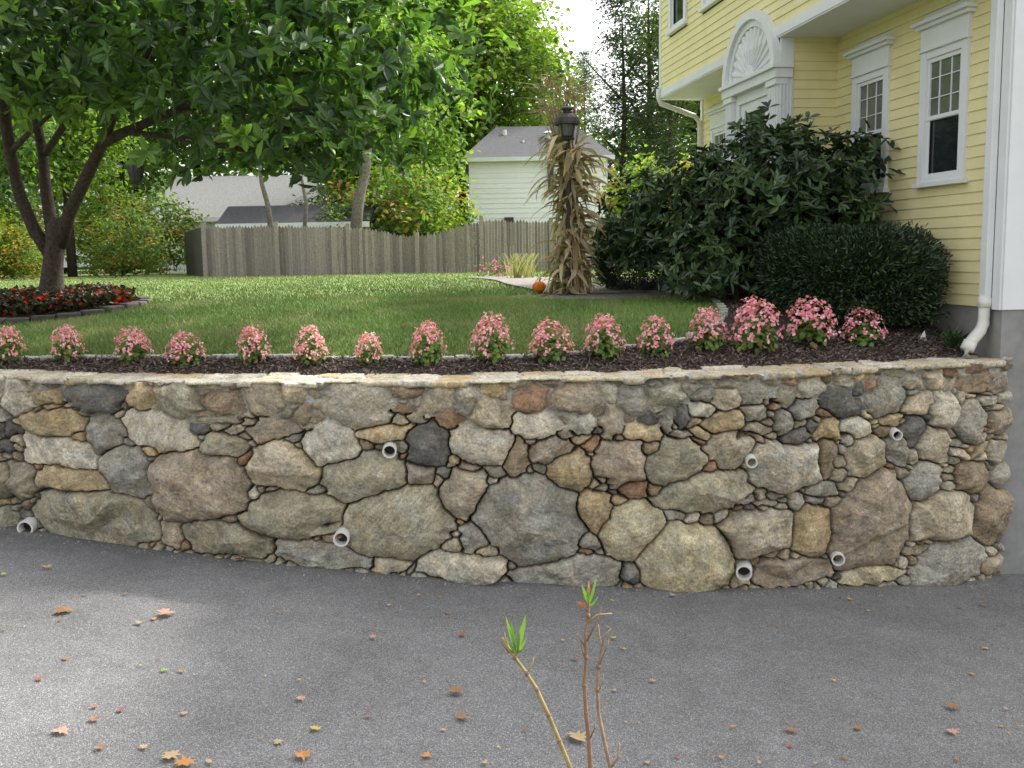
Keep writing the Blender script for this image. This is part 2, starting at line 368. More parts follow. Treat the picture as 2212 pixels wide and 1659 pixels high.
wall=fastmesh('stone_retaining_wall',V,Fq,M_stone,C=cc.reshape(-1,3),smooth=True)
# cap
Xc=np.concatenate([np.arange(-13,-5.6,0.04),np.arange(-5.6,4.88,0.011)])
prof_v=[(-0.03,-0.05,1),(0.055,-0.04,1),(0.066,-0.025,1),(0.064,-0.008,1),(0.055,0.0,0)]+[(-v,0.0,0) for v in np.arange(-0.04,0.50,0.012)]+[(-0.5,-0.1,0)]
pn=np.array([p[0] for p in prof_v]); pz=np.array([p[1] for p in prof_v])
XX,NN=np.meshgrid(Xc,pn); ZP=np.repeat(pz[:,None],len(Xc),1)
seeds=[]
x=-13.2
while x<5.2:
    wdt=random.uniform(0.18,0.55); nrow=random.choice([1,2,2,3]); 
    for r in range(nrow): seeds.append((x+random.uniform(-.06,.06),0.06-0.56*(r+0.5)/nrow+random.uniform(-.04,.04)))
    x+=wdt*0.8
seeds=np.array(seeds)
f1=np.full(XX.shape,9.);f2=f1.copy();idc=np.zeros(XX.shape,int)
ux=XX+0.03*vn(XX,NN,0.15,21)+0.01*vn(XX,NN,0.05,23); un=NN+0.03*vn(XX,NN,0.15,22)
for k,(a,b) in enumerate(seeds):
    i0,i1=np.searchsorted(Xc,[a-1,a+1]); d=np.sqrt((ux[:,i0:i1]-a)**2+(un[:,i0:i1]-b)**2)
    g1=f1[:,i0:i1];g2=f2[:,i0:i1];gi=idc[:,i0:i1]; lt=d<g1; g2[:]=np.where(lt,g1,np.minimum(g2,d)); gi[lt]=k; g1[:]=np.where(lt,d,g1)
e=np.clip((f2-f1-0.010)/0.02,0,1); kc=rng.random((len(seeds),1)); kc2=rng.random(len(seeds))
pal=np.array([COL[c] for c in 'LLLTSLTTOL']); capc=pal[rng.integers(0,10,len(seeds))]*rng.uniform(.95,1.2,(len(seeds),1))
hc=0.008*rng.normal(0,1,len(seeds))
Zc=ZP*np.where(ZP<-.02,0.35+1.2*kc2[idc],1)+0.014*e+hc[idc]*e+0.004*vn(XX,NN,0.04,24)
Nn=NN+np.where(NN>0.02,1,0)*(0.022*vn(XX,XX*0,0.14,25)+0.018*vn(XX,XX*0,0.05,26)+0.07*(kc[idc][...,0]-0.5)-0.03*(1-e)-.006)
sl2=np.gradient(yw(Xc),Xc); n2=np.stack([sl2,-np.ones_like(sl2)],-1); n2/=np.linalg.norm(n2,axis=-1,keepdims=True)
V=np.stack([XX+n2[None,:,0]*Nn,yw(XX)+n2[None,:,1]*Nn,Zc],-1).reshape(-1,3)
C=(capc[idc]*e[...,None]+np.array([.52,.51,.47])*(1-e[...,None]))
nx=len(Xc); nz=len(pn); i=np.arange(nz-1)[:,None]*nx+np.arange(nx-1)[None,:]
fastmesh('capstones',V,np.stack([i,i+1,i+nx+1,i+nx],-1).reshape(-1,4),M_stone,C=C.reshape(-1,3),smooth=True,parent=wall)
# drain pipes
for (px,py,r,ang) in [(68,1134,17,.0),(742,1156,17,.0),(845,969,15,.1),(1600,1228,17,-.35),(1801,1200,14,-.25),(1617,993,12,-.15),(1927,935,11,-.1)]:
    x,z,t=on_wall(px,py); rr=r*t/FOC; y=float(yw(x))
    mb=MB(); dirv=Vector((ang*.6,-1,-0.06)).normalized(); end=Vector((x,y-0.135,z)); p0=end-dirv*0.35
    n=28; a=dirv.cross(Vector((0,0,1))).normalized(); b=dirv.cross(a); vs=[]
    for (p,q) in ((p0,rr),(end,rr),(end,rr*0.80),(end-dirv*0.30,rr*0.80)):
        for k in range(n): th=6.28318*k/n; vs.append(p+(a*math.cos(th)+b*math.sin(th))*q)
    fs=[(L*n+k,L*n+(k+1)%n,(L+1)*n+(k+1)%n,(L+1)*n+k) for L in range(3) for k in range(n)]
    mb.add(vs,fs); o=mb.obj('drain_pipe',M_pvc,wall,smooth=False)
    mb=MB(); mb.add([end-dirv*0.10+(a*math.cos(6.28318*k/n)+b*math.sin(6.28318*k/n))*rr*.79 for k in range(n)],[tuple(range(n))]); mb.obj('pipe_bore_shade',M_mulch,wall)  # dark disc paints the shade inside the open bore
# ---------------------------------------------------------------- leaf geometry
def leaves(pos,axis,nrm,L,Wd,fold=0.15,droop=0.12):
    n=len(pos); side=nrmz(np.cross(nrm,axis)); up=np.cross(axis,side); L=np.asarray(L).reshape(-1,1)*np.ones((n,1)); Wd=np.asarray(Wd).reshape(-1,1)*np.ones((n,1))
    P=np.empty((n,6,3))
    P[:,0]=pos
    P[:,1]=pos+axis*L*.33+side*Wd*.42+up*fold*Wd
    P[:,2]=pos+axis*L*.70+side*Wd*.46+up*(fold*Wd-droop*L*.4)
    P[:,3]=pos+axis*L-up*droop*L
    P[:,4]=pos+axis*L*.70-side*Wd*.46+up*(fold*Wd-droop*L*.4)
    P[:,5]=pos+axis*L*.33-side*Wd*.42+up*fold*Wd
    b=np.arange(n)[:,None]*6
    F=np.concatenate([b+np.array([[0,1,2,3]]),b+np.array([[0,3,4,5]])],0)
    return P.reshape(-1,3),F
def rdir(n): return nrmz(rng.normal(0,1,(n,3)))
def sample_ell(ells,K,inner=0.55):
    vol=np.array([e[3]*e[4]*e[5] for e in ells])**0.8; pr=vol/vol.sum(); idx=rng.choice(len(ells),K,p=pr)
    E=np.array(ells)[idx]; d=rdir(K); r=(inner**3+(1-inner**3)*rng.random(K))**(1/3)
    return E[:,:3]+d*E[:,3:6]*r[:,None],d
def crown(ells,K,per,sig,L,W_,cols,inner=0.55,pred=None,upb=0.8,colvar=0.25,whorl=False,shade=None):
    c,d=sample_ell(ells,K,inner)
    if pred is not None: kp=pred(c); c=c[kp]; d=d[kp]
    K=len(c); n=K*per
    ci=np.repeat(np.arange(K),per)
    cb=np.array(cols)[rng.integers(0,len(cols),K)]
    if whorl:
        sub=per//7 if per>=14 else 1
        tips=c[:,None,:]+rng.normal(0,sig,(K,sub,3))*np.array([1,1,.7]); tips=tips.reshape(-1,3); dd=nrmz(np.repeat(d,sub,0)*0.7+np.array([0,0,0.5])+rng.normal(0,.45,(K*sub,3)))
        m=7; T=np.repeat(tips,m,0); D=np.repeat(dd,m,0); n=len(T)
        tang=nrmz(np.cross(D,rdir(n))); axis=nrmz(D*0.35+tang); nrm=nrmz(D+0.25*rng.normal(0,1,(n,3))); pos=T; ci=np.repeat(np.repeat(np.arange(K),sub),m)
    else:
        pos=c[ci]+rng.normal(0,sig,(n,3))*np.array([1,1,.75]); nrm=nrmz(np.array([0,0,upb])+d[ci]*.5+rng.normal(0,.55,(n,3))); axis=nrmz(np.cross(nrm,rdir(n)))
    if pred is not None: kp=pred(pos); pos=pos[kp];nrm=nrm[kp];axis=axis[kp];ci=ci[kp]; n=len(pos)
    Ls=L*rng.uniform(.7,1.2,n); V,F=leaves(pos,axis,nrm,Ls,Ls*W_)
    C=cb[ci]*(1+colvar*rng.normal(0,1,(n,1))).clip(.5,1.6)
    return V,F,np.repeat(C,6,0)
# ---------------------------------------------------------------- magnolia tree
tb=on_ground(112,668); TX,TY,TZ=tb
tree=empty('magnolia_tree')
mb=MB()
def limb(px,rad):
    mb.tube(px,rad,10)
P0=Vector((TX,TY,TZ-0.1))
def W3(px,py,y): return Vector(at_y(px,py,y))
fk=W3(125,490,TY)
limb([P0,W3(112,620,TY),W3(115,560,TY),fk,W3(128,470,TY)],[.24,.155,.13,.14,.08])
limb([W3(118,560,TY),W3(75,500,TY),W3(42,420,TY),W3(22,330,TY-.2),W3(8,230,TY-.3),W3(-30,60,TY-.4)],[.10,.085,.08,.075,.07,.05])
limb([W3(120,540,TY),W3(108,470,TY+.1),W3(98,400,TY+.2),W3(92,330,TY+.3),W3(75,240,TY+.4),W3(60,100,TY+.5)],[.10,.08,.075,.065,.06,.04])
limb([W3(128,530,TY),W3(150,460,TY-.1),W3(188,380,TY-.3),W3(222,310,TY-.5),W3(270,285,TY-.7),W3(380,240,TY-.9),W3(520,180,TY-1.1),W3(700,150,TY-1.2)],[.10,.085,.08,.07,.06,.05,.04,.02])
limb([W3(95,335,TY+.3),W3(140,270,TY),W3(200,200,TY-.4)],[.05,.045,.03])
limb([W3(225,310,TY-.5),W3(250,240,TY-.8),W3(330,100,TY-1.2)],[.05,.045,.03])
limb([W3(270,285,TY-.7),W3(400,300,TY-1.1),W3(560,330,TY-1.5),W3(720,310,TY-1.7)],[.04,.035,.03,.012])
limb([W3(22,330,TY-.2),W3(60,290,TY-.5),W3(130,230,TY-.9)],[.04,.035,.02])
limb([W3(380,240,TY-.9),W3(600,240,TY-1.3),W3(880,220,TY-1.5)],[.04,.03,.012])
mb.obj('trunk',M_bark,tree,smooth=True)
ells=[(-2.9,11.3,3.15,2.3,1.4,1.05),(-1.7,11.2,3.2,1.5,1.2,1.15),(-4.6,11.2,3.6,1.9,1.5,.95),(-6.8,11.6,3.7,2.4,1.9,1.0),(-2.9,10.9,2.35,.95,.6,.6),(-1.75,11.0,2.3,.8,.6,.6),(-3.6,10.9,2.45,.5,.4,.5),
      (-4.2,12.3,5.0,3.9,3.0,1.9),(-6.5,13.5,4.4,3.2,2.6,1.3),(-3.2,12.8,3.9,2.5,2.,1.1)]
mgc=[(.06,.125,.03),(.08,.155,.033),(.04,.085,.028),(.12,.215,.04),(.06,.12,.037)]
LN=W3(293,368,10.9)
def treepred(p):
    return ~((p[:,0]<-3.75)&(p[:,2]<2.62+.12*np.sin(p[:,0]*3.0)))
V,F,C=crown(ells,950,28,.17,.185,.40,mgc,inner=.55,whorl=True,colvar=.22,pred=treepred)
fastmesh('crown',V,F,M_leaf,C=C,parent=tree)
# ring bed
bed=empty('red_flower_bed')
mb=MB(); RR=1.18; BX,BY=TX+0.0,TY-0.05
for k in range(26):
    th=2*math.pi*k/26; x=BX+RR*math.cos(th); y=BY+RR*math.sin(th); z=float(gz(x,y)); c=random.uniform(.06,.10)
    fn=lambda a,b,cc,th=th,x=x,y=y:(x+a*(-math.sin(th))+b*math.cos(th),y+a*math.cos(th)+b*math.sin(th),cc)
    mb.box(-.135,.135,-.07,.07,z-.05,z+.08+random.uniform(-.01,.01),fn,(c,c*.9,c*.8))
mb.obj('edging_blocks',M_rough,bed,bevel=.02)
mb=MB(); n=40
mb.add([(BX,BY,TZ+.08)]+[(BX+(RR-.05)*math.cos(6.2832*k/n),BY+(RR-.05)*math.sin(6.2832*k/n),float(gz(BX+RR*math.cos(6.2832*k/n),BY+RR*math.sin(6.2832*k/n)))+.06) for k in range(n)],[(0,1+k,1+(k+1)%n) for k in range(n)])
mb.obj('soil',M_mulch,bed)
n=4600; th=rng.uniform(0,6.283,n); r=RR*np.sqrt(rng.uniform(.03,.80,n)); x=BX+r*np.cos(th); y=BY+r*np.sin(th); pos=np.stack([x,y,gz(x,y)+.06+rng.uniform(0,.21,n)*(1-.4*(r/RR)**4)],-1)
nr=nrmz(np.array([0,0,1])+rng.normal(0,.6,(n,3))); ax=nrmz(np.cross(nr,rdir(n))); V,F=leaves(pos,ax,nr,.075,.055)
C=np.where(rng.random((n,1))<.7,np.array([[.035,.045,.016]]),np.array([[.05,.02,.015]]))*rng.uniform(.5,1.2,(n,1)); fl=rng.random(n)<.10; C[fl]=np.array([.50,.025,.02])
fastmesh('flowers',V,F,M_petal,C=np.repeat(C,6,0),parent=bed)
# ---------------------------------------------------------------- shape of beds and path
cp=[(-700,778),(-300,776),(0,776),(400,774),(800,777),(1050,776),(1200,770),(1330,757),(1450,742),(1520,718),(1556,692),(1562,674),(1545,656),(1505,642),(1455,634)]
cw=[on_ground(*p) for p in cp]; cw[0][0]=min(cw[0][0],-8); cw.insert(0,np.array([-13,float(yw(-13))+.75,0.]))
def smoothpoly(P,n=12):
    P=[np.array(p[:2]) for p in P]; out=[]
    for i in range(len(P)-1):
        p0=P[max(i-1,0)];p1=P[i];p2=P[i+1];p3=P[min(i+2,len(P)-1)]
        for t in np.linspace(0,1,n,endpoint=False): out.append(.5*((2*p1)+(-p0+p2)*t+(2*p0-5*p1+4*p2-p3)*t*t+(-p0+3*p1-3*p2+p3)*t**3))
    out.append(P[-1]); return np.array(out)
curb=smoothpoly(cw)
Cc=np.array([4.79,9.75]); Dv=np.array([-.15,.9887]); Nv=np.array([-.9887,-.15])
def P(s,n,z=0.0):
    q=Cc+Dv*s+Nv*n; return (q[0],q[1],z)
xsr=np.linspace(4.75,-13,60); back=np.stack([xsr,yw(xsr)+.40],-1)
poly1=np.concatenate([curb,[[2.3,13.3],[2.9,13.4]],[P(3.6,.5)[:2],P(3.6,-.3)[:2],P(-.1,-.3)[:2]],back])
fp=[on_ground(*p) for p in [(1275,606),(1320,610),(1400,616),(1485,622)]]; fcurb=smoothpoly(fp)
poly2=np.concatenate([fcurb,[[2.7,14.3],P(5.2,.2)[:2],P(8.8,-.2)[:2],(2.6,19.5)]])
def inpoly(x,y,poly):
    c=np.zeros(x.shape,bool); n=len(poly); j=n-1
    for i in range(n):
        xi,yi=poly[i];xj,yj=poly[j]
        cond=((yi>y)!=(yj>y)); c^=cond&(x<(xj-xi)*(y-yi)/((yj-yi) if yj!=yi else 1e-9)+xi); j=i
    return c
gx=np.arange(-13,5,.05); gy=np.arange(9,20,.05); GX,GY=np.meshgrid(gx,gy); 
ctr=inpoly(GX+.025,GY+.025,poly1)|inpoly(GX+.025,GY+.025,poly2)
V=np.stack([GX,GY,gz(GX,GY)+.015+.012*vn(GX,GY,.12,31)],-1).reshape(-1,3); nx=len(gx)
j,i=np.nonzero(ctr[:-1,:-1]); b=j*nx+i
fastmesh('mulch_bed',V,np.stack([b,b+1,b+nx+1,b+nx],-1),M_mulch,smooth=True)
# path strips
def strip(cl,w,mat,name,lift=.02):
    c=smoothpoly(cl,16); t=np.gradient(c,axis=0); t/=np.linalg.norm(t,axis=1,keepdims=True); nrm=np.stack([-t[:,1],t[:,0]],-1)
    m=7; V=[];
    for k in range(m):
        q=c+nrm*w*(k/(m-1)-.5); V.append(np.stack([q[:,0],q[:,1],gz(q[:,0],q[:,1])+lift],-1))
    V=np.stack(V,1); n=len(c); i=np.arange(n-1)[:,None]*m+np.arange(m-1)[None,:]
    return fastmesh(name,V.reshape(-1,3),np.stack([i,i+1,i+m+1,i+m],-1).reshape(-1,4),mat,smooth=True),c,nrm
def pavermat():
    m,nt,b=newmat('pavers'); br=nt.nodes.new('ShaderNodeTexBrick'); tc=nt.nodes.new('ShaderNodeTexCoord'); nt.links.new(tc.outputs['Object'],br.inputs[0])
    br.inputs['Scale'].default_value=5; br.inputs['Color1'].default_value=(.25,.215,.19,1); br.inputs['Color2'].default_value=(.18,.165,.15,1); br.inputs['Mortar'].default_value=(.11,.10,.09,1); br.inputs['Mortar Size'].default_value=.015
    nt.links.new(mixc(nt,br.outputs[0],ramp(nt,tex(nt,9).outputs[0],[(.3,.75),(.7,1.2)])),b.inputs['Base Color']); return m
M_pav=pavermat()
path1,c1,_=strip([(2.9,13.6),(2.3,13.5),(1.6,13.25),(1.0,13.1),(.5,13.2)],1.15,M_pav,'paver_walkway')
path2,c2,_=strip([(1.3,13.3),(1.0,14.5),(.6,17),(.3,20),(-.4,23)],1.3,M_pav,'walkway',.03); path2.parent=path1
def edging(c,name,sz=.13,col=(.5,.5,.47),hgt=.07,step=1.0,parent=None):
    mb=MB(); seg=np.linalg.norm(np.diff(c,axis=0),axis=1); s=np.concatenate([[0],np.cumsum(seg)]); q=0
    while q<s[-1]:
        l=sz*random.uniform(.75,1.25); m=q+l/2; x=np.interp(m,s,c[:,0]); y=np.interp(m,s,c[:,1]); x2=np.interp(m+.05,s,c[:,0]); y2=np.interp(m+.05,s,c[:,1]); t=math.atan2(y2-y,x2-x)+random.gauss(0,.06)
        z=float(gz(x,y)); v=random.uniform(.85,1.12); cl=tuple(k*v for k in col)
        fn=lambda a,b,cc:(x+a*math.cos(t)-b*math.sin(t),y+a*math.sin(t)+b*math.cos(t),cc)
        mb.box(-l/2+.004,l/2-.004,-.05,.05,z-.05,z+hgt+random.uniform(-.008,.01),fn,cl); q+=l
    return mb.obj(name,M_rough,parent,bevel=.012)
edging(curb,'cobblestone_edging',.2,(.46,.45,.41),.036); edging(fcurb,'cobblestone_edging',.2,(.4,.4,.37),.05)
# mulch chips
n=16000; x=rng.uniform(-6.2,4.7,n*2); y=rng.uniform(9,13,n*2); y[:n]=(yw(x)+rng.uniform(.45,1.1,n*2))[:n]; k=inpoly(x,y,poly1); x=x[k];y=y[k];n=len(x)
pos=np.stack([x,y,gz(x,y)+.02+rng.uniform(0,.02,n)],-1); nr=nrmz(np.array([0,0,1])+rng.normal(0,.5,(n,3))); ax=nrmz(np.cross(nr,rdir(n)))
V,F=leaves(pos,ax,nr,rng.uniform(.03,.07,n),.016); C=np.array([[.115,.09,.078]])*rng.uniform(.4,2.3,(n,1))
fastmesh('mulch_chips',V,F,M_chip,C=np.repeat(C,6,0)).parent=bpy.data.objects['mulch_bed']
# grass blades
def grass(n,ylo,yhi,hh,ww,power=1.0):
    v=rng.random(n)**power; x=rng.uniform(-1,1,n); y=ylo+(yhi-ylo)*v; x=x*(y*.56+.6); 
    wl=yw(x); y=np.maximum(y,wl+.5)
    bad=inpoly(x,y,poly1)|inpoly(x,y,poly2)|((x-BX)**2+(y-BY)**2<(RR+.05)**2)
    for c,w_ in ((c1,.58),(c2,.65)):
        dmin=np.full(n,9.)
        for q in c[::3]: dmin=np.minimum(dmin,(x-q[0])**2+(y-q[1])**2)
        bad|=dmin<(w_+.0)**2
    bad|=(x*Nv[0]+y*Nv[1]-(Cc@Nv)<.05)&(y<20)
    x=x[~bad];y=y[~bad];n=len(x)
    H_=hh*rng.uniform(.6,1.3,n)*(1+.25*vn(x,y,.5,41)); th=rng.uniform(0,6.283,n); w=ww*rng.uniform(.7,1.3,n); z=gz(x,y)
    lean=rng.normal(0,.45,(n,2))*H_[:,None]
    a=np.stack([x-np.cos(th)*w/2,y-np.sin(th)*w/2,z],-1); b=np.stack([x+np.cos(th)*w/2,y+np.sin(th)*w/2,z],-1); t=np.stack([x+lean[:,0],y+lean[:,1],z+H_],-1)
    V=np.stack([a,b,t],1).reshape(-1,3); F=np.arange(3*n).reshape(-1,3)
    c=np.array([.17,.27,.065])*(1+.20*vn(x,y,.7,42)[:,None])*rng.uniform(.55,1.45,(n,1)); worn=np.exp(-((y-12.95-.1*np.sin(x))/.22)**2)*(x<.3)*.5
    dry=np.clip(vn(x,y,.45,43)*.9-.1+rng.normal(0,.3,n)+worn*1.6+.3*(y>20),0,1)[:,None]*.6
    c=c*(1-dry)+np.array([.38,.35,.17])*dry
    return V,F,np.repeat(c,3,0)
for a in ((230000,9.6,13.6,.045,.008,1.0),(110000,13.0,30,.04,.016,1.4)):
    V,F,C=grass(*a); fastmesh('grass_blades',V,F,M_blade,C=C,parent=lawn)
# ---------------------------------------------------------------- yellow house
house=empty('yellow_house')
def siding(mb,o,dirv,nv,s0,s1,z0,z1,holes=(),lap=.115,proud=.016):
    o=np.array(o); dirv=np.array(dirv); nv=np.array(nv); z=z0
    def pt(s,n,z): q=o+dirv*s+nv*n; return (q[0],q[1],z)
    while z<z1-1e-4:
        zt=min(z+lap,z1); iv=[(s0,s1)]
        for (a,b,c,d) in holes:
            if zt>c+1e-3 and z<d-1e-3:
                ni=[]
                for (p,q) in iv:
                    if b<=p or a>=q: ni.append((p,q)); continue
                    if a>p: ni.append((p,a))
                    if b<q: ni.append((b,q))
                iv=ni
        for (p,q) in iv:
            mb.add([pt(p,proud,z),pt(q,proud,z),pt(q,.003,zt),pt(p,.003,zt),pt(p,.0,z),pt(q,.0,z)],[(0,1,2,3),(4,5,1,0)])
        z=zt
sb=MB(); D2=Dv; N2=Nv
W1=(.63,1.49,1.80,3.50); W2=(2.17,3.03,1.80,3.50); W3_=(7.2,8.1,1.8,3.5)
siding(sb,Cc,D2,N2,0.0,3.52,.5,3.8,[W1,W2])
siding(sb,Cc,D2,N2,5.3,8.65,.5,3.8,[W3_])
U1=(7.15,8.05,4.8,6.0); U2=(5.5,6.4,4.8,6.0); U3=(2.4,3.3,4.8,6.0)
siding(sb,Cc+Nv*.78,D2,N2,0,8.65,3.92,6.2,[U1,U2,U3])
siding(sb,Cc+Dv*3.52,N2,-D2,0.0,.60,.5,3.8)     # return beside the door, facing the drive
siding(sb,Cc+Dv*5.3,N2,D2,0,.78,.5,3.8)
siding(sb,Cc,-N2,-D2,0.32,8,.5,6.2); siding(sb,Cc+Nv*.78,-N2,-D2,0,.78,3.92,6.2)
siding(sb,Cc+Nv*.78+Dv*8.65,-N2,D2,0,8.7,.5+3.42,6.2); siding(sb,Cc+Dv*8.65,-N2,D2,0,8,.5,3.92)
sb.obj('siding',M_yel,house)
wb=MB()
wb.box(-.02,.10,-.30,.025,.48,3.8,P)  # corner board
wb.box(-.035,-.021,-.40,-.0,.48,6.2,P)
wb.box(-.02,.09,.76,.80,3.92,6.2,P); wb.box(8.57,8.67,.76,.80,3.92,6.2,P); wb.box(8.57,8.67,-.03,.03,.5,3.8,P)
wb.box(-.02,8.67,-.0,.805,3.78,3.80,P)   # soffit
wb.box(-.02,8.67,.775,.815,3.80,3.925,P) # band under upper floor
wb.box(-.25,8.9,.8,1.15,6.2,6.24,P); wb.box(-.25,8.9,1.12,1.16,6.12,6.32,P)
wb.box(3.515,3.545,.0,.02,.5,3.78,P)
def window(s0,s1,z0,z1,n0,crown=True,grille=True):
    t=.11
    wb.box(s0,s0+t,n0+.0,n0+.05,z0,z1-.30 if crown else z1,P); wb.box(s1-t,s1,n0,n0+.05,z0,z1-.30 if crown else z1,P)
    wb.box(s0-.04,s1+.04,n0,n0+.085,z0-.05,z0+.0,P)
    zt=z1-.30 if crown else z1
    if crown:
        wb.box(s0-.0,s1+.0,n0,n0+.055,z1-.30,z1-.07,P); wb.box(s0-.05,s1+.05,n0,n0+.10,z1-.07,z1-.03,P); wb.box(s0-.08,s1+.08,n0,n0+.14,z1-.03,z1+.01,P); wb.box(s0-.02,s1+.02,n0,n0+.075,z1-.31,z1-.285,P)
        wb.box(s0-.01,s1+.01,n0-.02,n0+.012,z1-.05,z1+.10,P)
    wb.box(s0+t,s1-t,n0,n0+.045,zt-.09,zt,P); wb.box(s0+t,s1-t,n0,n0+.045,z0,z0+.05,P)
    a,b=s0+t,s1-t; mid=(z0+zt-.04)/2
    for (c,d,nn_) in ((z0+.05,mid+.02,.012),(mid-.02,zt-.09,.026)):
        wb.box(a,a+.045,n0,n0+nn_,c,d,P); wb.box(b-.045,b,n0,n0+nn_,c,d,P); wb.box(a+.045,b-.045,n0,n0+nn_,c,c+.045,P); wb.box(a+.045,b-.045,n0,n0+nn_,d-.045,d,P)
    if grille:
        for k in (1,2): 
            q=a+(b-a)*k/3; wb.box(q-.007,q+.007,n0+.0,n0+.016,mid,zt-.09,P)
        for k in (1,2):
            q=mid+(zt-.09-mid)*k/3; wb.box(a+.03,b-.03,n0+.001,n0+.014,q-.006,q+.006,P)
    gb.box(a,b,n0-.05,n0-.015,z0+.05,mid,P); gc.box(a,b,n0-.05,n0+.0,mid,zt-.09,P)
gb=MB(); gc=MB()
window(*W1,0.0); window(*W2,0.0); window(*W3_,0.0)
window(*U1,.78,False); window(*U2,.78,False); window(*U3,.78,False)
n0=.78
for (a,b) in ((3.50,3.80),(5.03,5.32)):
    wb.box(a,b,n0-.18,n0+.04,1.1,3.28,P)
    for k in range(5):
        q=a+.05+k*(b-a-.1)/4; wb.box(q-.014,q+.014,n0+.04,n0+.058,1.35,3.18,P)
    wb.box(a-.02,b+.02,n0-.1,n0+.075,3.20,3.28,P); wb.box(a-.02,b+.02,n0-.1,n0+.075,1.1,1.3,P)
for k in range(4): wb.box(3.482,3.5,n0-.15+k*.045,n0-.13+k*.045,1.3,3.2,P)
wb.box(3.50,3.53,n0-.18,n0+.0,3.28,3.78,P)
wb.box(3.46,5.36,n0-.15,n0+.09,3.28,3.40,P); wb.box(3.43,5.39,n0-.15,n0+.13,3.40,3.45,P)
def arcP(r,t,n): return P(4.41+r*math.cos(t),n,3.45+r*math.sin(t)*.92)
ra=MB(); m=30
for k in range(m):
    t0=math.pi*k/m;t1=math.pi*(k+1)/m
    for (r0,r1,na,nb) in ((.80,.92,n0,n0+.10),(.70,.80,n0,n0+.05),(.0,.70,n0,n0+.018),(.0,.16,n0+.0,n0+.06)):
        q=[arcP(r,t,n) for n in (na,nb) for (r,t) in ((r0,t0),(r1,t0),(r1,t1),(r0,t1))]
        ra.add(q,[(4,5,6,7),(1,2,6,5),(0,4,7,3)])
for k in range(1,14):
    t=math.pi*k/14
    a=[arcP(.17,t-.03,n0+.045),arcP(.69,t-.035,n0+.045),arcP(.69,t+.035,n0+.045),arcP(.17,t+.03,n0+.045),arcP(.17,t-.03,n0+.018),arcP(.69,t-.06,n0+.018),arcP(.69,t+.06,n0+.018),arcP(.17,t+.03,n0+.018)]
    ra.add(a,[(0,1,2,3),(0,4,5,1),(3,2,6,7)])
ra.obj('fan_pediment',M_white,house)
wb.box(3.80,3.92,n0-.12,n0+.0,1.1,3.28,P); wb.box(4.91,5.03,n0-.12,n0,1.1,3.28,P); wb.box(3.92,4.91,n0-.12,n0,3.14,3.28,P)
wb.box(3.93,4.06,n0-.1,n0-.03,1.13,3.14,P); wb.box(4.77,4.90,n0-.1,n0-.03,1.13,3.14,P); wb.box(4.06,4.77,n0-.1,n0-.03,1.13,1.45,P); wb.box(4.06,4.77,n0-.1,n0-.03,3.0,3.14,P)
gb.box(4.06,4.77,n0-.09,n0-.05,1.45,3.0,P)
sb2=MB(); sb2.box(3.53,5.29,.0,n0-.121,.5,3.78,P); sb2.obj('entry_core',M_conc,house)
wb.box(.10,.20,.03,.10,.55,6.2,P)
wb.obj('white_trim',M_white,house,bevel=.004)
gb.obj('glass',M_glass,house); gc.obj('pale_glass',M_glass2,house)
mb=MB()
mb.tube([P(.15,.065,.62),P(.15,.065,.42),P(.15,.07,.34),P(.15,.10,.27),P(.15,.19,.17),P(.15,.24,.10),P(.13,.25,0.0)],[.055,.055,.058,.058,.058,.058,.058],14)
mb.tube([P(.15,.065,.60),P(.15,.065,.50)],[.066,.066],14); mb.tube([P(.15,.20,.16),P(.14,.245,.08)],[.068,.068],14)
mb.tube([P(8.55,.84,3.95),P(8.55,.84,3.80),P(8.55,.80,3.70),P(8.62,.15,3.50),P(8.6,.06,3.38),P(8.6,.06,.6)],[.045]*6,10)
mb.obj('downspout',M_pvc,house,smooth=True)
mb=MB(); mb.box(-.015,8.6,-8,-.015,-3,.5,P); mb.obj('foundation',M_conc,house)
mb=MB(); mb.box(.05,8.6,-8,-.06,.5,3.75,P); mb.box(.05,8.6,-8,.72,3.82,6.2,P); mb.obj('core_walls',M_conc,house)
mb=MB()
for (na,za,nb,zb) in ((1.2,6.25,-3.6,9.0),(-3.6,9.0,-8.4,6.25)):
    mb.add([P(-.35,na,za),P(8.95,na,za),P(8.95,nb,zb),P(-.35,nb,zb),P(-.35,na,za+.1),P(8.95,na,za+.1),P(8.95,nb,zb+.1),P(-.35,nb,zb+.1)],[(0,1,2,3),(4,5,6,7),(0,1,5,4),(0,3,7,4),(1,2,6,5)])
mb.obj('roof',M_roof,house)
mb=MB(); mb.add([P(0,.78,6.2),P(0,-8,6.2),P(0,-3.6,8.9)],[(0,1,2)]); mb.add([P(8.6,.78,6.2),P(8.6,-8,6.2),P(8.6,-3.6,8.9)],[(0,1,2)]); mb.obj('gable',M_yel,house)
mb=MB(); mb.box(-.05,-.02,-4.2,-1.3,-2.45,-.1,P); 
for k in range(4): mb.box(-.065,-.05,-4.15,-1.35,-2.4+k*.57,-2.4+k*.57+.5,P)
mb.obj('garage_door',M_white,house)
# steps
mb=MB(); 
mb.box(3.7,5.2,.80,1.35,.3,1.10,P); mb.box(3.6,5.3,1.35,1.70,.3,.93,P); mb.box(3.0,4.6,1.70,2.05,.3,.76,P)
mb.obj('granite_steps',M_granite,None,bevel=.02)
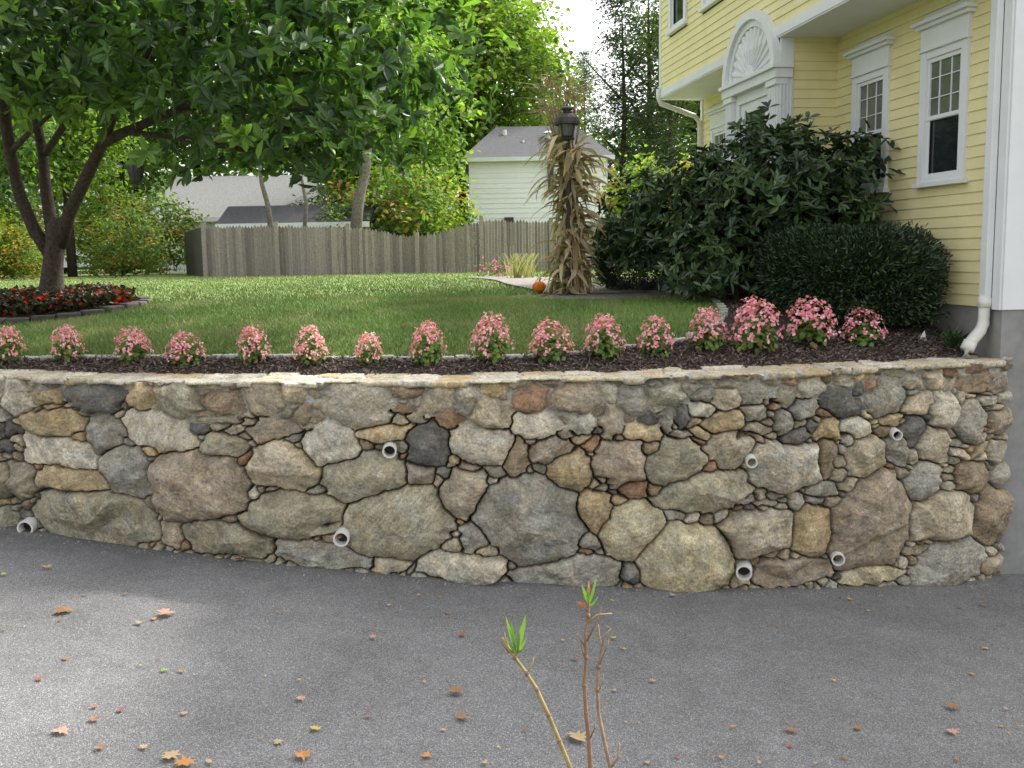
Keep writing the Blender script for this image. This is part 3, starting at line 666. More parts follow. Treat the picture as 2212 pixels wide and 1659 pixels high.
# ---------------------------------------------------------------- shrubs
def outhouse(p):
    s=(p[:,0]-Cc[0])*Dv[0]+(p[:,1]-Cc[1])*Dv[1]; n=(p[:,0]-Cc[0])*Nv[0]+(p[:,1]-Cc[1])*Nv[1]
    lim=np.where((s>3.4)&(s<5.4)&(p[:,2]<4),.86,.06); return (n>lim)&(p[:,2]>gz(p[:,0],p[:,1])+.02)
rh=empty('rhododendron_bush')
rc=[(.035,.068,.025),(.045,.085,.028),(.065,.115,.035),(.028,.055,.022)]
V,F,C=crown([(3.15,12.3,1.9,1.0,.8,.70),(3.75,12.1,1.8,.75,.7,.68),(2.2,12.9,1.55,.85,.75,.66),(2.5,12.3,1.25,.65,.6,.55),(1.75,13.2,1.3,.55,.6,.5),(2.3,12.0,.95,.45,.45,.35)],500,35,.15,.135,.33,rc,inner=.55,pred=outhouse,whorl=True)
fastmesh('foliage',V,F,M_rhodo,C=C,parent=rh)
mb=MB()
for k in range(16):
    bx,by=random.uniform(2.3,3.5),random.uniform(12.2,12.9); e=(bx+random.uniform(-.6,.5),by+random.uniform(-.4,.2),random.uniform(1.3,2.1)); z=float(gz(bx,by))
    mb.tube([(bx,by,z-.03),((bx+e[0])/2+.1,(by+e[1])/2,(z+e[2])/2-.1),e],[.03,.022,.012],6)
mb.obj('stems',M_bark,rh)
def yew(name,samp,n,L=.055):
    pos,d=samp; n=len(pos); ax=nrmz(d+rng.normal(0,.5,(n,3))+np.array([0,0,.25])); nrm=nrmz(np.cross(ax,rdir(n)))
    V,F=leaves(pos,ax,nrm,L*rng.uniform(.6,1.5,n),.018); inner=rng.uniform(.5,1.3,(n,1)); C=np.array([[.022,.045,.016]])*inner; C[rng.random(n)<.2]=np.array([.05,.09,.03])
    return fastmesh(name,V,F,M_rhodo,C=np.repeat(C,6,0))
def boxy(n,fn,p=4,shell=.75):
    d=rng.normal(0,1,(n,3)); d=d/((np.abs(d)**p).sum(1,keepdims=True)**(1/p)); r=rng.uniform(shell,1.0,(n,1)); q=d*r; 
    lump=1+.06*vn(q[:,0]*3+9,q[:,2]*3+q[:,1]*2,.6,51)[:,None]+.05*vn(q[:,0]*3+2,q[:,2]*3+q[:,1]*2,.2,52)[:,None]
    return fn(q*lump),nrmz(d)
def yewfn(q):
    s=1.85+q[:,0]*1.30; n=.80+q[:,1]*.76; z=.82+q[:,2]*.52+.05*q[:,0]; pt=Cc[None]+s[:,None]*Dv+n[:,None]*Nv; return np.concatenate([pt,z[:,None]],1)
pos,d=boxy(42000,yewfn,5); dw=np.concatenate([d[:,:1]*Dv+d[:,1:2]*Nv,d[:,2:3]],1); k=outhouse(pos)
yew('yew_hedge',(pos[k],dw[k]),0)
pos,d=boxy(15000,lambda q:np.array([1.85,14.2,1.05])+q*np.array([.62,.6,.5]),3); k=outhouse(pos); yew('yew_hedge',(pos[k],d[k]),0)
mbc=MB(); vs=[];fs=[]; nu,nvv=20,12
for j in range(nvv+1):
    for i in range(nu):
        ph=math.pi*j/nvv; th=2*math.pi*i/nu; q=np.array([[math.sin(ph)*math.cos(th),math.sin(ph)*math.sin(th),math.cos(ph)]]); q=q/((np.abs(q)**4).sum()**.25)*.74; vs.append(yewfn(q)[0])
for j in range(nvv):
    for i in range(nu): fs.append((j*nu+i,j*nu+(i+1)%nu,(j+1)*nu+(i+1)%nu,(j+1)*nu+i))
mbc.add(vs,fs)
mbc.obj('inner_hull',simple('yew_inner',(.012,.018,.008),.95,.4,30),bpy.data.objects['yew_hedge'])  # near-black closed hull filling the inside of the hedge
# ---------------------------------------------------------------- begonias
def begonia(seed):
    n=230; d=rdir(n); d[:,2]=np.abs(d[:,2]); r=rng.uniform(.45,1,(n,1)); pos=d*r*np.array([.165,.165,.23])+np.array([0,0,.04]); nr=nrmz(d+np.array([0,0,.6])+rng.normal(0,.4,(n,3))); ax=nrmz(np.cross(nr,rdir(n)))
    V,F=leaves(pos,ax,nr,.05*rng.uniform(.7,1.2,n),.04); C=np.array([[.12,.21,.045]])*rng.uniform(.5,1.5,(n,1)); C[rng.random(n)<.18]=np.array([.20,.12,.05]); Cs=[np.repeat(C,6,0)]; Vs=[V];Fs=[F]
    m=105; d=rdir(m); d[:,2]=np.abs(d[:,2])*1.4+.05; d=nrmz(d); rr=rng.uniform(.9,1.15,(m,1)); pos=d*rr*np.array([.175,.175,.26])+np.array([0,0,.07])
    off=len(V)
    for k in range(4):
        nn_=nrmz(d+rng.normal(0,.35,(m,3))); a=nrmz(np.cross(nn_,rdir(m)))
        V2,F2_=leaves(pos+rng.normal(0,.008,(m,3)),a,nn_,.026*rng.uniform(.7,1.2,m),.024,.1); Vs.append(V2);Fs.append(F2_+off);off+=len(V2)
        c=np.array([[.80,.29,.40]])*rng.uniform(.8,1.1,(m,1)); lite=rng.random((m,1))<.4; c=np.where(lite,np.array([[.86,.52,.60]]),c); Cs.append(np.repeat(c,6,0))
    return fastmesh('begonia_plant',np.concatenate(Vs),np.concatenate(Fs),M_petal,C=np.concatenate(Cs),mk=False)
bm=[begonia(k) for k in range(6)]
for k,(px,py,wd_,ht_) in enumerate([(20,785,70,70),(145,785,75,72),(287,787,75,70),(400,793,84,66),(548,790,74,76),(671,791,75,78),(797,791,66,64),(925,791,78,86),(1062,785,88,96),(1190,781,95,80),(1305,779,88,88),(1417,773,78,80),(1528,761,88,84),(1633,763,114,106),(1750,752,112,96),(1865,750,94,74),(-110,785,75,72),(-240,785,75,70)]):
    p=on_ground(px,py); sc_=p[1]/FOC; o=link(bpy.data.objects.new('pink_begonia',bm[k%6])); o.location=(p[0],p[1]+.02,p[2]); o.scale=(wd_*sc_/.37,wd_*sc_/.37,ht_*sc_/.32); o.rotation_euler=(0,0,random.random()*6)
# ---------------------------------------------------------------- lamp post + cornstalks
B=on_ground(1234,637); bx,by,bz=B
lamp=empty('lamp_post'); mb=MB(); lx=bx-.04; ly=by-.14
mb.tube([(lx,ly,bz-.1),(lx,ly,bz+.35),(lx,ly,bz+.36),(lx,ly,bz+2.1)],[.055,.055,.04,.04],12)
lz=bz+2.03
def ringpoly(mb,prof,n=16,cx=lx,cy=ly,cz=0):
    vs=[];fs=[]
    for (r,z) in prof:
        for k in range(n): vs.append((cx+r*math.cos(6.28318*k/n),cy+r*math.sin(6.28318*k/n),cz+z))
    for j in range(len(prof)-1):
        for k in range(n): fs.append((j*n+k,j*n+(k+1)%n,(j+1)*n+(k+1)%n,(j+1)*n+k))
    mb.add(vs,fs)
ringpoly(mb,[(.0,0),(.09,0),(.10,.03),(.05,.05)],8,cz=lz)
for k in range(4):
    a=math.pi/4+k*math.pi/2; mb.tube([(lx+.085*math.cos(a),ly+.085*math.sin(a),lz+.03),(lx+.13*math.cos(a),ly+.13*math.sin(a),lz+.21)],[.009,.009],6)
ringpoly(mb,[(.14,.19),(.175,.195),(.172,.225),(.15,.28),(.115,.325),(.075,.34),(.055,.345),(.055,.385),(.085,.39),(.08,.41),(.045,.43),(.015,.435),(.015,.46),(.0,.465)],16,cz=lz)
mb.obj('lantern',M_black,lamp)
mb=MB(); ringpoly(mb,[(.075,.05),(.115,.2)],8,cz=lz); mb.obj('lantern_glass',M_glass2,lamp)
corn=empty('cornstalk_bundle'); RV=[];RF=[];RC=[]
def ribbon(pts,side,wd_,col):
    o=sum(len(v) for v in RV); vs=[]; n=len(pts)
    for i,p in enumerate(pts):
        s_=side*wd_[i]/2; vs+= [p-s_+Vector((0,0,wd_[i]*.2)),p,p+s_+Vector((0,0,wd_[i]*.2))]
    fs=[]
    for i in range(n-1):
        for k in range(2): fs.append([o+i*3+k,o+i*3+k+1,o+(i+1)*3+k+1,o+(i+1)*3+k])
    RV.append(np.array([tuple(v) for v in vs]));RF.append(np.array(fs));RC.append(np.repeat(np.array([col]),len(vs),0))
mb=MB(); ccol=[(.48,.36,.21),(.38,.28,.16),(.54,.45,.30),(.28,.27,.14),(.32,.21,.12),(.44,.38,.23),(.50,.42,.29)]
for k in range(30):
    a=random.uniform(0,6.28); rb=random.uniform(.08,.30); rt=random.uniform(.06,.36); a2=random.uniform(-.3,3.4); top=random.uniform(2.25,2.85)
    px_=bx+rt*math.cos(a2)-.06; py_=by+.06+abs(rt*math.sin(a2))*.6
    pts=[Vector((bx+rb*math.cos(a),by+rb*math.sin(a),bz)),Vector((bx+.11*math.cos(a),by+.11*math.sin(a),bz+.8)),Vector((bx+.09*math.cos(a2),by+.04+.06*math.sin(a2),bz+1.5)),Vector(((bx+px_)/2,(by+py_)/2+.04,bz+(1.5+top)/2)),Vector((px_,py_,bz+top))]
    mb.tube(pts,[.016,.015,.013,.009,.005],6,col=random.choice(ccol))
    for j in range(7):
        d=Vector((random.gauss(0,.09),random.gauss(0,.08),random.uniform(.06,.2))); mb.tube([pts[-1],pts[-1]+d*.6,pts[-1]+d+Vector((d.x,d.y,-.05))],[.005,.0045,.002],4,col=(.40,.29,.18))
mb.obj('stalks',M_rough,corn)
def cornleaf(z0,a,rad,L_,spread,rise,sag,w0):
    out=Vector((math.cos(a),math.sin(a),0)); p=Vector((bx,by,z0))+out*rad; v=(out*spread+Vector((0,0,rise))).normalized(); pts=[];wd_=[]
    sd_=(out.cross(Vector((0,0,1)))+Vector((0,0,random.uniform(-1,1)*.7))+out*random.uniform(-.6,.6)).normalized(); curl=random.gauss(0,.16)
    for i in range(9):
        pts.append(p.copy()); wd_.append(w0*math.sin(math.pi*min(.97,.22+.76*i/8))); p=p+v*L_/8; v=(v+Vector((random.gauss(0,.14)+curl*-out.y,random.gauss(0,.14)+curl*out.x,-sag))).normalized()
        if p.z<bz+.02: p.z=bz+.02
    c=np.array(random.choice(ccol))*random.uniform(.65,1.25); ribbon(pts,sd_,wd_,c)
for k in range(330):   # hanging husks along the bundle
    f=random.random(); z0=bz+.05+f*1.95; rad=.08+.12*abs((f-.6)/.6)**1.3
    cornleaf(z0,random.uniform(0,6.28),rad,random.uniform(.2,.45),random.uniform(.4,1.0)*(1.2 if f<.2 else 1),random.uniform(-1.0,.8),.22,random.uniform(.035,.085))
for k in range(80):   # arching leaves
    z0=bz+random.choice([random.uniform(1.3,2.1),random.uniform(1.3,2.1),random.uniform(.5,1.3),random.uniform(.05,.4)])
    a=random.choice([random.gauss(0,.6),random.gauss(0,.6),random.gauss(3.14,.6),random.uniform(0,6.28)])
    cornleaf(z0,a,.08,random.uniform(.45,.85)*(.6 if z0<bz+.5 else 1),1.0,random.uniform(.1,1.0),random.uniform(.2,.36),random.uniform(.04,.07))
fastmesh('husk_leaves',np.concatenate(RV),np.concatenate(RF),M_dry,C=np.concatenate(RC),parent=corn)
mb=MB()
for z_ in (.95,1.55): mb.tube([(bx+.15*math.cos(t),by+.15*math.sin(t),bz+z_) for t in np.linspace(0,6.283,20)],[.006]*20,5)
mb.obj('twine',M_rough,corn)
# pumpkin
pp=on_ground(1165,634); mb=MB(); vs=[];fs=[];nu=32;nv_=12
for j in range(nv_+1):
    ph=math.pi*j/nv_
    for i in range(nu):
        th=2*math.pi*i/nu; r=.10*math.sin(ph)*(.93+.09*abs(math.sin(4*th))**.6); vs.append((pp[0]+r*math.cos(th),pp[1]+r*math.sin(th),pp[2]+.09+.082*math.cos(ph)-(.014 if j==0 else 0)))
for j in range(nv_):
    for i in range(nu): fs.append((j*nu+i,j*nu+(i+1)%nu,(j+1)*nu+(i+1)%nu,(j+1)*nu+i))
mb.add(vs,fs,(.65,.20,.03)); mb.tube([(pp[0],pp[1],pp[2]+.15),(pp[0]+.01,pp[1],pp[2]+.19),(pp[0]+.03,pp[1],pp[2]+.21)],[.013,.01,.009],6,col=(.2,.16,.07)); mb.obj('pumpkin',M_rough,smooth=True)
# ---------------------------------------------------------------- hanging lantern
c=LN; lan=MB(); 
ringpoly(lan,[(0,.19),(.02,.18),(.03,.15),(.085,.10),(.09,.085),(.07,.08),(.078,.03),(.075,-.03),(.055,-.10),(.06,-.11),(.02,-.15),(.012,-.18),(0,-.19)],12,c.x,c.y,c.z)
for k in range(8):
    a=k*math.pi/4; lan.tube([(c.x+.084*math.cos(a),c.y+.084*math.sin(a),c.z+.08),(c.x+.086*math.cos(a),c.y+.086*math.sin(a),c.z),(c.x+.062*math.cos(a),c.y+.062*math.sin(a),c.z-.11)],[.006]*3,5)
lan.tube([(c.x,c.y,c.z+.18),(c.x,c.y,c.z+.8)],[.004,.004],5); lan.obj('hanging_lantern',M_black)
# ---------------------------------------------------------------- fence
YF=30.0; tops=[(440,488),(600,486),(752,490),(800,494),(860,507),(900,509),(950,500),(1000,484),(1040,475),(1080,474),(1195,478),(1400,478)]
tw_=[at_y(px,py,YF) for px,py in tops]; tX=[t[0] for t in tw_]; tZ=[t[2] for t in tw_]
fb=MB(); x=tX[0]
def picket(fb,x,y,zb,zt,w,col,dx=1,dy=0):
    vs=[]
    for o in (0,.022):
        for (a,z) in ((0,zb),(w,zb),(w,zt-.07),(w/2,zt),(0,zt-.07)): vs.append((x+a*dx-o*dy,y+a*dy+o*dx,z))
    fb.add(vs,[(0,1,2,3,4),(9,8,7,6,5),(0,5,6,1),(1,6,7,2),(2,7,8,3),(3,8,9,4),(4,9,5,0)],col)
while x<5.5:
    zt=float(np.interp(x,tX,tZ))+random.uniform(-.03,.03); v=random.uniform(.62,1.15); picket(fb,x,YF+random.uniform(0,.02),.3,zt,.085,(.27*v,.24*v,.215*v)); x+=.092
for px in (440,597,752,900,1040,1190): 
    q=at_y(px,490,YF); zt=float(np.interp(q[0],tX,tZ))+.10; fb.box(q[0]-.06,q[0]+.06,YF-.09,YF-.002,.3,zt,col=(.28,.25,.22))
q=at_y(438,490,YF); e=at_y(400,497,36.0)
for k in range(66):
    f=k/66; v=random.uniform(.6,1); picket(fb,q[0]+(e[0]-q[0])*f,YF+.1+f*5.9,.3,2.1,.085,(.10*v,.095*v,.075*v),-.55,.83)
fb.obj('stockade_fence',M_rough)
# ---------------------------------------------------------------- neighbour buildings
def plainwall_house(name,x0,x1,y0,y1,zb,ze,zr,wallmat,roofmat,hip=0,over=.3,lap=.22):
    e=empty(name); mb=MB()
    siding(mb,(x0,y0),(1,0),(0,-1),0,x1-x0,zb,ze,lap=lap,proud=.03); siding(mb,(x0,y1),(0,-1),(-1,0),0,y1-y0,zb,ze,lap=lap,proud=.03); siding(mb,(x1,y0),(0,1),(1,0),0,y1-y0,zb,ze,lap=lap,proud=.03)
    mb.box(x0+.01,x1-.01,y0+.01,y1-.01,zb,ze-.01)
    if not hip: mb.add([(x0,y0,ze),(x0,y1,ze),(x0,(y0+y1)/2,zr)],[(0,1,2)]); mb.add([(x1,y0,ze),(x1,y1,ze),(x1,(y0+y1)/2,zr)],[(0,1,2)])
    mb.obj('walls',wallmat,e); r=MB(); a,b,c,d=x0-over,x1+over,y0-over,y1+over; ym=(y0+y1)/2
    r.add([(a,c,ze-.05),(b,c,ze-.05),(b,d,ze-.05),(a,d,ze-.05),(a+hip,ym,zr),(b-hip,ym,zr)],[(0,1,5,4),(3,2,5,4) ,(0,4,3),(1,2,5)]); r.obj('roof',roofmat,e)
    t=MB(); t.box(a,b,c-.05,c,ze-.22,ze-.04); t.obj('fascia',M_white,e); return e
M_ww=simple('white_siding',(.86,.87,.90),.6,.03,1)
a=at_y(1012,340,45); b=at_y(1312,340,45); r=at_y(1100,283,48.5)
wh=plainwall_house('white_house',a[0],b[0],45,52,.3,a[2],r[2]+.2,M_ww,M_roof,hip=1.5)
mb=MB(); 
for (px,py,hw,hh) in ((1003,378,7,32),(1190,385,6,30),(1245,385,6,30),(1100,500,10,30)):
    q=at_y(px,py,44.9); s=44.9/FOC; mb.box(q[0]-hw*s,q[0]+hw*s,44.86,44.95,q[2]-hh*s,q[2]+hh*s)
mb.obj('shutters',M_black,wh)
mb=MB(); q=at_y(1130,315,46.5); mb.tube([(q[0],46.5,q[2]-.4),(q[0],46.5,q[2]+.25)],[.06,.06],8); q=at_y(1185,295,47); mb.tube([(q[0],47,q[2]-.4),(q[0],47,q[2]+.15),(q[0],47,q[2]+.16),(q[0],47,q[2]+.25)],[.12,.12,.3,.1],10); q=at_y(1090,290,47.5); mb.tube([(q[0],47.5,q[2]-.4),(q[0],47.5,q[2]+.2)],[.1,.1],8); mb.obj('roof_vents',M_pvc,wh)
a=at_y(478,488,34); b=at_y(790,488,34); r=at_y(600,447,35.5)
plainwall_house('garden_shed',a[0],b[0],34,37,.3,a[2]+.1,r[2]+.05,M_ww,M_roofd,hip=0,over=.15)
a=at_y(340,470,42); b=at_y(620,470,42); r=at_y(500,380,46)
plainwall_house('ranch_house',a[0],b[0],42,50,.3,a[2],r[2],M_ww,M_roofr,hip=0,over=.4)
# parked car
car=empty('parked_car'); q=at_y(185,572,44); cx0,cy0,cz0=q[0],44.0,float(gz(q[0],44.0))
pf=[(-2.3,.35),(-2.3,.85),(-2.1,1.0),(-1.5,1.05),(-.9,1.5),(.9,1.55),(1.5,1.1),(2.2,.95),(2.35,.7),(2.35,.35)]
mb=MB(); m=len(pf); vs=[(cx0+a,cy0+o*(1 if z<1.06 else .85),cz0+z) for o in (-.9,.9) for a,z in pf]; mb.add(vs,[tuple(range(m)),tuple(range(2*m-1,m-1,-1))]+[(k,(k+1)%m,m+(k+1)%m,m+k) for k in range(m)]); mb.obj('body',M_white,car,bevel=.05)
mb=MB(); mb.add([(cx0-1.3,cy0-.93,cz0+1.08),(cx0+1.3,cy0-.93,cz0+1.1),(cx0+.85,cy0-.83,cz0+1.48),(cx0-.85,cy0-.83,cz0+1.46)],[(0,1,2,3)]); mb.obj('windows',M_glass,car)
mb=MB()
for a in (-1.45,1.45):
    for o in (-.93,.93): mb.tube([(cx0+a,cy0+o-.1,cz0+.33),(cx0+a,cy0+o+.1,cz0+.33)],[.33,.33],18)
mb.obj('wheels',M_black,car)
# ---------------------------------------------------------------- background trees
def treemesh(kind,k):
    if kind=='maple':
        el=[(0,0,10,4,4,5),(random.uniform(-2,2),random.uniform(-2,2),7,3.6,3.6,3),(random.uniform(-2,2),1,13,2.6,2.6,3),(random.uniform(-3,3),-1,8.5,3,3,3)]
        V,F,C=crown(el,240,34,.5,.34,.62,[(.11,.19,.045),(.145,.25,.05),(.085,.155,.04),(.17,.26,.06)],inner=.4)
    elif kind=='pine':
        K=280; z=rng.uniform(2,19,K); r=(1-(z-2)/18.5)*3.4*rng.uniform(.25,1,K); a=rng.uniform(0,6.28,K); c=np.stack([r*np.cos(a),r*np.sin(a),z-.15*r],-1); per=30; cc_=np.repeat(c,per,0)+rng.normal(0,1,(K*per,3))*np.array([.5,.5,.16]); nn_=len(cc_)
        nr=nrmz(np.array([0,0,1])+rng.normal(0,.4,(nn_,3))); ax=nrmz(np.cross(nr,rdir(nn_))); V,F=leaves(cc_,ax,nr,.34,.09); C=np.repeat(np.array([[.09,.13,.075]])*rng.uniform(.6,1.4,(nn_,1)),6,0)
    else:
        el=[(0,0,1.6,1.6,1.4,1.5),(.9,0,1.1,1.2,1.1,1.0),(-1,.2,1.2,1.2,1.1,1.1)]
        V,F,C=crown(el,120,30,.22,.17,.55,[(.09,.15,.035),(.13,.20,.04),(.19,.23,.045),(.08,.14,.035),(.10,.17,.035),(.26,.17,.05)],inner=.4)
    return fastmesh(kind+'_foliage',V,F,M_bg,C=C,mk=False)
MM={k:[treemesh(k,i) for i in range(n)] for k,n in (('maple',3),('pine',2),('shrub',2))}
def trunkmesh():
    mb=MB(); mb.tube([(0,0,-.5),(.1,0,4),(-.1,.1,9),(0,0,15)],[.28,.22,.15,.04],8)
    for k in range(7):
        z=4+k*1.2; a=k*2.4; mb.tube([(0,0,z),(1.2*math.cos(a),1.2*math.sin(a),z+1.2),(2.6*math.cos(a),2.6*math.sin(a),z+2.6)],[.09,.06,.02],6)
    o=mb.obj('tmp',M_bark,smooth=True); me=o.data; bpy.data.objects.remove(o); return me
TM=trunkmesh()
def plant(kind,name,px,y,s,zs=1.0,trunk=True):
    x=at_y(px,500,y)[0]; e=empty(name); e.location=(x,y,float(gz(x,y))); e.scale=(s,s,s*zs); e.rotation_euler=(0,0,random.random()*6.28)
    o=link(bpy.data.objects.new('foliage',random.choice(MM[kind])),e)
    if trunk: link(bpy.data.objects.new('trunk',TM),e)
for (px,y,s) in ((-250,50,1.1),(-60,46,1.0),(110,54,1.15),(270,52,.95),(430,57,1.15),(590,54,1.05),(740,56,1.2),(880,56,1.15),(1000,60,1.25),(1500,60,1.0),(1640,58,1.1),(-420,48,1.1)): plant('maple','maple_tree',px,y,s)
plant('maple','maple_tree',880,42,.80); plant('maple','maple_tree',1050,55,1.05); plant('maple','maple_tree',150,36,.62); plant('maple','maple_tree',-30,33,.6)
plant('maple','maple_tree',790,40,.66); plant('maple','maple_tree',1200,62,.62)
for (px,y,s) in ((1345,54,.85),(1400,56,.95),(1265,68,.72),(1450,52,.75),(300,60,1.0)): plant('pine','pine_tree',px,y,s)
for (px,y,s) in ((-80,34,1.2),(40,38,1.0),(265,37,1.0),(320,38,1.1),(30,31,.6),(-60,30,.8),(850,36,1.4),(905,37,1.25),(800,35,1.0),(1400,38,1.4),(1460,36,1.4),(275,33,.7),(700,39,1.0)): plant('shrub','woodland_shrub',px,y,s,trunk=False)
bt=empty('deciduous_tree'); mb=MB()
for (pts,r) in (([(590,500),(578,440),(565,395),(560,350)],.10),([(655,500),(662,440),(650,380)],.07),([(765,500),(775,430),(790,370),(800,250)],.20)):
    mb.tube([at_y(a,b+ (30 if i==0 else 0),31.5+.01*i) for i,(a,b) in enumerate(pts)],[r*(1-.15*i) for i in range(len(pts))],8)
mb.obj('trunk',M_barkg,bt,smooth=True)
c1b=at_y(600,300,31.5); c2b=at_y(800,220,31.5)
V,F,C=crown([(c1b[0],32,c1b[2]+.6,2.0,1.5,1.2),(c2b[0],32,c2b[2]+.8,2.4,1.6,1.8)],170,30,.3,.2,.6,[(.11,.19,.04),(.14,.23,.045)],inner=.4); fastmesh('foliage',V,F,M_bg,C=C,parent=bt)
# far mass
el=[(x,random.uniform(72,84),random.uniform(3,6),6,4,random.uniform(5,8)) for x in np.arange(-75,60,6)]
V,F,C=crown(el,1500,24,1.1,.8,.6,[(.10,.16,.06),(.12,.19,.065),(.09,.14,.055)],inner=.3); fastmesh('distant_tree_line',V,F,M_bg,C=C)
# ornamental grass and pink flowers by fence
q=on_ground(1128,603)
RV=[];RF=[];RC=[]
for k in range(60):
    a=random.uniform(0,6.28); p=Vector((q[0]+random.gauss(0,.15),q[1],q[2])); v=Vector((math.cos(a)*.35,math.sin(a)*.35,1)).normalized(); pts=[];wd_=[]
    for i in range(6): pts.append(p.copy()); wd_.append(.018*(1-i/6)+.003); p=p+v*.13; v=(v+Vector((math.cos(a)*.08,math.sin(a)*.08,-.09))).normalized()
    ribbon(pts,Vector((1,0,0)),wd_,np.array(random.choice([(.35,.33,.15),(.45,.40,.25),(.15,.22,.06)])))
fastmesh('ornamental_grass',np.concatenate(RV),np.concatenate(RF),M_dry,C=np.concatenate(RC))
q=on_ground(1070,601); n=260; pos=q+rng.normal(0,1,(n,3))*np.array([.22,.2,.09])+np.array([0,0,.2]); nr=rdir(n); V,F=leaves(pos,nrmz(np.cross(nr,rdir(n))),nr,.06,.05); C=np.where(rng.random((n,1))<.3,np.array([[.6,.15,.35]]),np.array([[.07,.13,.04]])); fastmesh('pink_flower_clump',V,F,M_petal,C=np.repeat(C,6,0))
# ---------------------------------------------------------------- fern + marker in the bed
q=on_ground(2060,752); n=120; a=rng.uniform(0,6.28,n); ax=nrmz(np.stack([np.cos(a)*.7,np.sin(a)*.7,rng.uniform(.2,1.2,n)],-1)); V,F=leaves(np.repeat(q[None],n,0)+rng.normal(0,.04,(n,3)),ax,nrmz(np.cross(ax,rdir(n))),.16,.03); fastmesh('fern',V,F,M_rhodo,C=np.repeat(np.array([[.05,.10,.03]])*rng.uniform(.6,1.4,(n,1)),6,0))
q=on_ground(1992,738); mb=MB(); mb.add([(q[0]-.05,q[1],q[2]),(q[0]+.05,q[1],q[2]),(q[0]+.01,q[1]+.05,q[2]),(q[0]+.02,q[1],q[2]+.12)],[(0,1,3),(1,2,3),(2,0,3)]); mb.obj('bed_marker',M_white)
# ---------------------------------------------------------------- fallen leaves
fl=MB(); half=[(0,-.5),(.08,-.15),(.32,-.3),(.28,-.1),(.5,.02),(.3,.12),(.34,.32),(.16,.24),(0,.5)]
outl=half+[(-x,y) for x,y in half[-2:0:-1]]
def fleaf(px,py,s,col,maple=True):
    p=on_drive(px,py); th=random.uniform(0,6.28); c1_=random.uniform(-.7,1.1); c2_=random.uniform(-.6,1.0); sx=1 if maple else .45; jit=[random.uniform(.75,1.15) for _ in outl]
    vs=[(0,0,.012)]+[(x*sx*j,y*j,0) for (x,y),j in zip(outl,jit)]; out=[]
    for (x,y,_) in vs:
        z=.010+s*(.25+c1_*x*x*1.6+c2_*y*y*1.4+.3*x*y)*.5; z=max(z,.006); xx=x*s*math.cos(th)-y*s*math.sin(th); yy=x*s*math.sin(th)+y*s*math.cos(th)
        out.append((p[0]+xx,p[1]+yy,float(dz(p[0]+xx))+z))
    n=len(outl); fl.add(out,[(0,1+k,1+(k+1)%n) for k in range(n)],col)
BR=(.27,.15,.08); TN=(.42,.31,.18); RD=(.30,.09,.07); YE=(.48,.38,.10); OR=(.45,.22,.08); PK=(.45,.27,.20)
for (px,py,s,c) in [(140,1325,.18,BR),(355,1332,.17,PK),(103,1230,.10,TN),(515,1212,.10,RD),(1000,1375,.08,RD),(985,1500,.14,BR),(1250,1600,.17,TN),(650,1515,.09,PK),(130,1585,.12,PK),(655,1640,.13,OR),(370,1640,.13,TN),(400,1655,.15,OR),(1710,1582,.10,BR),(2055,1533,.12,BR),(1835,1297,.07,YE),(2125,1310,.07,BR),(600,1607,.08,TN),(1000,1556,.10,BR),(1325,1382,.06,YE),(2055,1585,.10,PK),(968,1327,.06,BR),(840,1310,.05,YE),(1215,1387,.05,TN),(205,1530,.06,BR),(260,1538,.06,RD),(205,1558,.08,BR),(920,1637,.08,OR),(355,1452,.06,(.2,.4,.05)),(1452,1290,.08,TN),(2075,1315,.05,BR),(1875,1322,.05,TN),(8,1245,.07,(.4,.45,.08))]: fleaf(px,py,s,c)
for k in range(80): fleaf(random.uniform(0,2212),1659-420*random.random()**1.2,random.uniform(.03,.08),random.choice([BR,TN,RD,YE,OR,BR,BR,PK]),random.random()<.5)
for k in range(60): fleaf(random.uniform(-400,2500),1250+random.random()*300,random.uniform(.015,.03),random.choice([BR,TN,BR]),False)
fl.obj('fallen_leaves',M_dry)
# grit along the wall foot
mb=MB()
for k in range(500):
    x=random.uniform(-5.5,4.8); y=float(yw(x))-.10-abs(random.gauss(0,.09)); s=random.uniform(.004,.012); z=float(dz(x)); c=random.uniform(.12,.35); a=random.random()*6
    vs=[(x+s*math.cos(a+t),y+s*math.sin(a+t),z+.001) for t in (0,1.6,3.2,4.7)]+[(x,y,z+s*1.2)]; mb.add(vs,[(0,1,4),(1,2,4),(2,3,4),(3,0,4)],(c,c*.95,c*.85))
mb.obj('gravel',M_rough)
# ---------------------------------------------------------------- foreground twigs
tw=empty('azalea_twigs'); mb=MB(); yy=3.0
def T3(px,py,y=yy): return Vector(at_y(px,py,y))
def stem(pts,r0,r1,col):
    n=len(pts); mb.tube([T3(*p) for p in pts],[(r0+(r1-r0)*i/(n-1))*.85 for i in range(n)],8,col=col)
B1=(.27,.16,.10); B2=(.36,.27,.12); B3=(.31,.21,.15)
stem([(1262,1900),(1250,1760),(1232,1659),(1208,1600),(1185,1545),(1160,1490),(1138,1455),(1112,1420),(1098,1398),(1085,1378)],.011,.004,B2)
stem([(1280,1900),(1278,1760),(1275,1659),(1272,1600),(1266,1540),(1262,1480),(1266,1420),(1264,1370),(1270,1330),(1273,1300)],.010,.004,B1)
stem([(1296,1900),(1300,1760),(1318,1659),(1305,1600),(1293,1540),(1290,1490),(1292,1440),(1300,1400),(1294,1370),(1292,1350)],.009,.003,B3)
stem([(1292,1440),(1310,1400),(1316,1380)],.004,.002,B3); stem([(1270,1345),(1290,1328),(1322,1325)],.004,.002,B2); stem([(1112,1420),(1122,1400),(1118,1385)],.005,.003,B2)
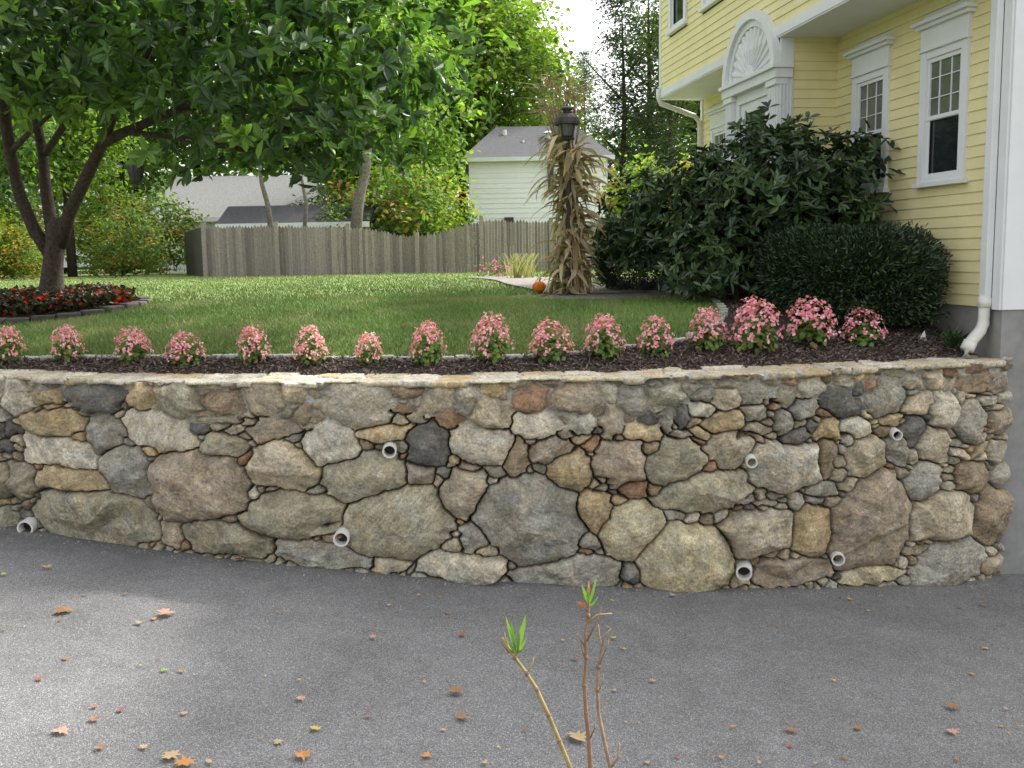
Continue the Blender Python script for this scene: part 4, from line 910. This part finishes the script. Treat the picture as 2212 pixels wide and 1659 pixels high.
stem([(1268,1385),(1285,1350),(1300,1312)],.004,.002,B1); stem([(1100,1410),(1088,1395),(1080,1378)],.003,.0015,B1); stem([(1318,1659),(1334,1640),(1338,1605)],.005,.003,B3); stem([(1264,1400),(1250,1370)],.003,.0015,B1)
stem([(1105,1415),(1092,1380),(1090,1365)],.003,.0015,B2); stem([(1266,1430),(1256,1400),(1254,1375)],.003,.0015,B1); stem([(1138,1455),(1150,1435),(1152,1420)],.003,.002,B2); stem([(1290,1500),(1302,1475),(1304,1455)],.003,.002,B3); stem([(1185,1545),(1176,1520)],.003,.002,B2)
stem([(1300,1400),(1306,1372),(1320,1358)],.003,.0015,B3); stem([(1272,1325),(1262,1310),(1252,1300)],.003,.002,B1); stem([(1272,1600),(1284,1575),(1286,1560)],.003,.002,B1)
for q_ in ((1112,1420),(1138,1455),(1266,1420),(1262,1480),(1185,1545),(1292,1440),(1270,1330),(1160,1490),(1266,1540),(1290,1490),(1208,1600),(1272,1600)):
    p=T3(*q_); mb.tube([p-Vector((0,0,.010)),p,p+Vector((0,0,.010))],[.004,.0085,.004],7,col=B1)
mb.obj('stems',M_rough,tw,smooth=True)
RV=[];RF=[];RC=[]
def blade(a,b,w_,col,bend=0.01):
    A_=T3(*a);B_=T3(*b); pts=[];wd_=[]
    sd_=(B_-A_).cross(Vector((random.uniform(-.8,.8),1,random.uniform(-.6,.6)))).normalized()
    for i in range(7): f=i/6; pts.append(A_.lerp(B_,f)+Vector((0,-bend*math.sin(f*3.14),0))); wd_.append(w_*math.sin(math.pi*min(.98,.12+.86*f)))
    ribbon(pts,sd_,wd_,col)
g1_=np.array([.22,.38,.07]); g2_=np.array([.14,.28,.05])
for a,b,w_,c in (((1115,1408),(1092,1330),.014,g1_),((1117,1408),(1136,1328),.016,g1_),((1113,1408),(1104,1342),.012,g2_),((1118,1408),(1124,1350),.013,g2_),((1120,1408),(1138,1376),.009,g1_),((1110,1408),(1096,1380),.008,g2_),((1112,1412),(1134,1400),.009,g2_*.8),((1112,1412),(1100,1400),.008,g2_*.8),
                 ((1272,1305),(1256,1262),.011,g1_),((1273,1305),(1289,1245),.013,g1_),((1272,1300),(1268,1272),.010,g2_),((1275,1310),(1292,1288),.008,g2_),((1268,1308),(1244,1300),.012,np.array([.35,.11,.04])),((1271,1290),(1272,1256),.011,np.array([.45,.22,.07]))): blade(a,b,w_,c)
fastmesh('new_shoots',np.concatenate(RV),np.concatenate(RF),M_dry,C=np.concatenate(RC),parent=tw)
